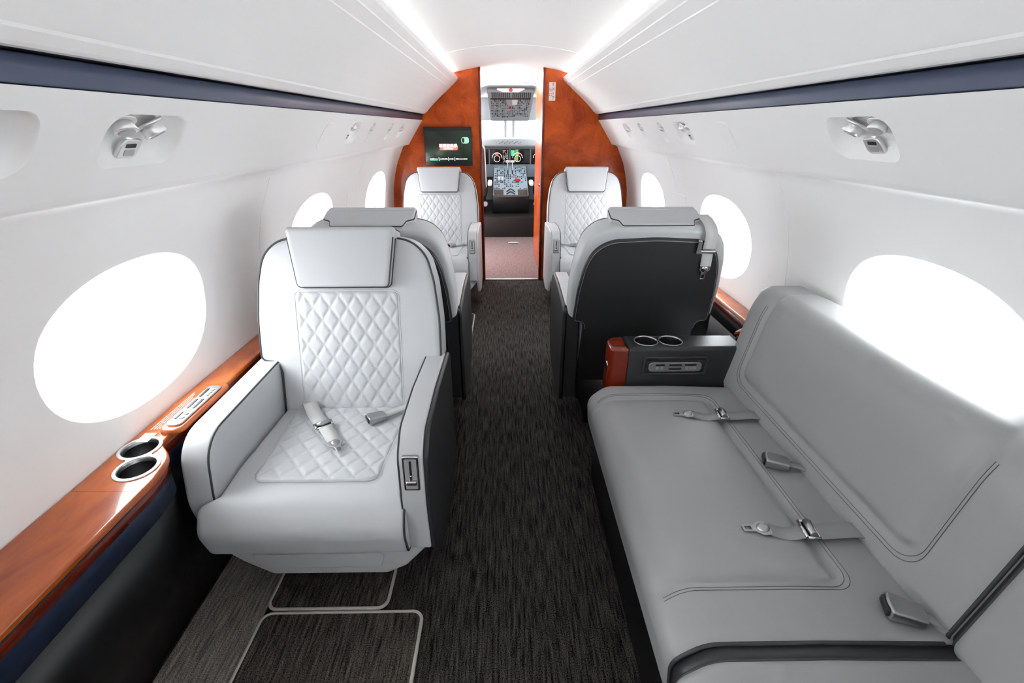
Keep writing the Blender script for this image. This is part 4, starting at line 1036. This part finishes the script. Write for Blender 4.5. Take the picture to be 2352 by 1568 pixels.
# centre pedestal
pd = thing('centre_pedestal', 'cockpit centre pedestal with levers, knobs and switches', 'control pedestal', (CX, 6.62, .265))
side = rc([(0, 0), (1.02, 0), (1.02, .56, .03), (.45, .39, .3), (0, .235, .02)], 6)
obj('pedestal_body', *prism(side, stations(-.25, .25, .01, .01, 3), lambda a, b, w: (w, a, b)), 'dark', pd)
def PT(x, y, h=0):
    z = .235+(y/.45)*.155 if y < .45 else .39+(y-.45)/.57*.17
    return Vector((x, y-.3*h, z+.95*h+.004))
pv = []; n = 14
for j in range(n+1):
    y = .005+.99*j/n
    for x in (-.243, .243): pv.append(PT(x, y, .002))
obj('switch_plate', pv, [(2*j, 2*j+1, 2*j+3, 2*j+2) for j in range(n)], 'cblue', pd, False)
for x0, x1, y0, y1 in ((-.235, -.10, .02, .16), (.10, .235, .02, .16)):
    obj('brown_lid', *ringed([[PT(x0, y0, .002), PT(x1, y0, .002), PT(x1, y1, .002), PT(x0, y1, .002)], [PT(x0+.004, y0+.004, .012), PT(x1-.004, y0+.004, .012), PT(x1-.004, y1-.004, .012), PT(x0+.004, y1-.004, .012)], [PT((x0+x1)/2, (y0+y1)/2, .014)]*4]), 'brown', pd, False)
q = MB(); random.seed(11)
for r in range(13):
    for c in range(17):
        x = -.22+c*.0275; y = .20+r*.06
        if (abs(x) < .08 and (r > 7 or r == 0)) or random.random() < .38: continue
        if random.random() < .5: q.add(*cyl(PT(x, y), (0, -.3, .95), .008, .016, 8))
        else: q.add(*rbox(x-.010, x+.010, y-.006, y+.006, PT(x, y).z, PT(x, y).z+.008, .001, 1))
q.obj('knobs', mat('pedestal knob', (.03, .032, .036), .45), pd)['kind'] = 'stuff'
lv = MB()
for x in (-.035, .035): lv.add(*prism([(x-.010, .66), (x+.010, .66), (x+.010, .92), (x-.010, .92)], [(.002, 0), (.006, 0)], lambda a, b, w: tuple(PT(a, b, w))))
lv.obj('throttle_slot', 'black', pd, False)
tq = MB()
for x in (-.035, .035): tq.add(*tube([PT(x, .80, 0), PT(x, .84, .13)], .008, False, 8)); tq.add(*rbox(x-.032, x+.032, .79, .83, PT(x, .8).z+.115, PT(x, .8).z+.145, .008))
tq.obj('throttle_levers', 'white', pd)
obj('red_guard', *rbox(.065, .135, .40, .47, PT(0, .43).z, PT(0, .43).z+.03, .004), 'red', pd)
for x in (-.165, -.115): obj('trim_lever', *rbox(x-.012, x+.012, .40, .50, PT(0, .45).z, PT(0, .45).z+.045, .005), 'white', pd)
yk = MB(); yk.add(*tube(smoothpath([PT(-.06, .10, .006), PT(0, .13, .03), PT(.06, .10, .006)]), .009, False, 8)); yk.add(*tube(smoothpath([PT(-.06, .03, .006), PT(0, .05, .03), PT(.06, .03, .006)]), .009, False, 8)); yk.obj('handset', 'black', pd)
# pilot seats
for sg, lab in ((-1, 'left brown leather pilot seat with white fleece edge, seen from behind'), (1, 'right brown leather pilot seat with white fleece edge, seen from behind')):
    ps = thing('pilot_seat', lab, 'seat', (CX+sg*.555, 6.78, .262), 0, 'pilot seats')
    bo = resample(rc([(-.21, .30, .04), (.21, .30, .04), (.20, .90, .09), (-.20, .90, .09)], 6), .05)
    Bk = lambda a, b, w: (a, w-.12*b, b)
    bk = obj('backrest', *prism(bo, stations(-.06, .03, .02, .02, 4), Bk), 'brown', ps)
    obj('fleece_cover', *prism(bo, stations(.02, .075, .02, .025, 4), lambda a, b, w: (a*1.06, w-.12*b, b+.01)), 'fleece', bk)
    obj('seat_cushion', *rbox(-.22, .22, -.02, .45, .20, .34, .04), 'brown', ps)
    obj('seat_base', *rbox(-.19, .19, .0, .38, 0, .21, .02), 'dark', ps)
    for a_ in (-1, 1):
        am = obj('armrest', *rbox(a_*.265-.03, a_*.265+.03, -.10, .16, .36, .42, .02), 'fleece' if a_ == -sg else 'brown', ps)
        obj('recline_knob', *cyl((a_*.20, -.05, .12), (0, -1, 0), .035, .05, 14, None, .006), 'grey', ps)
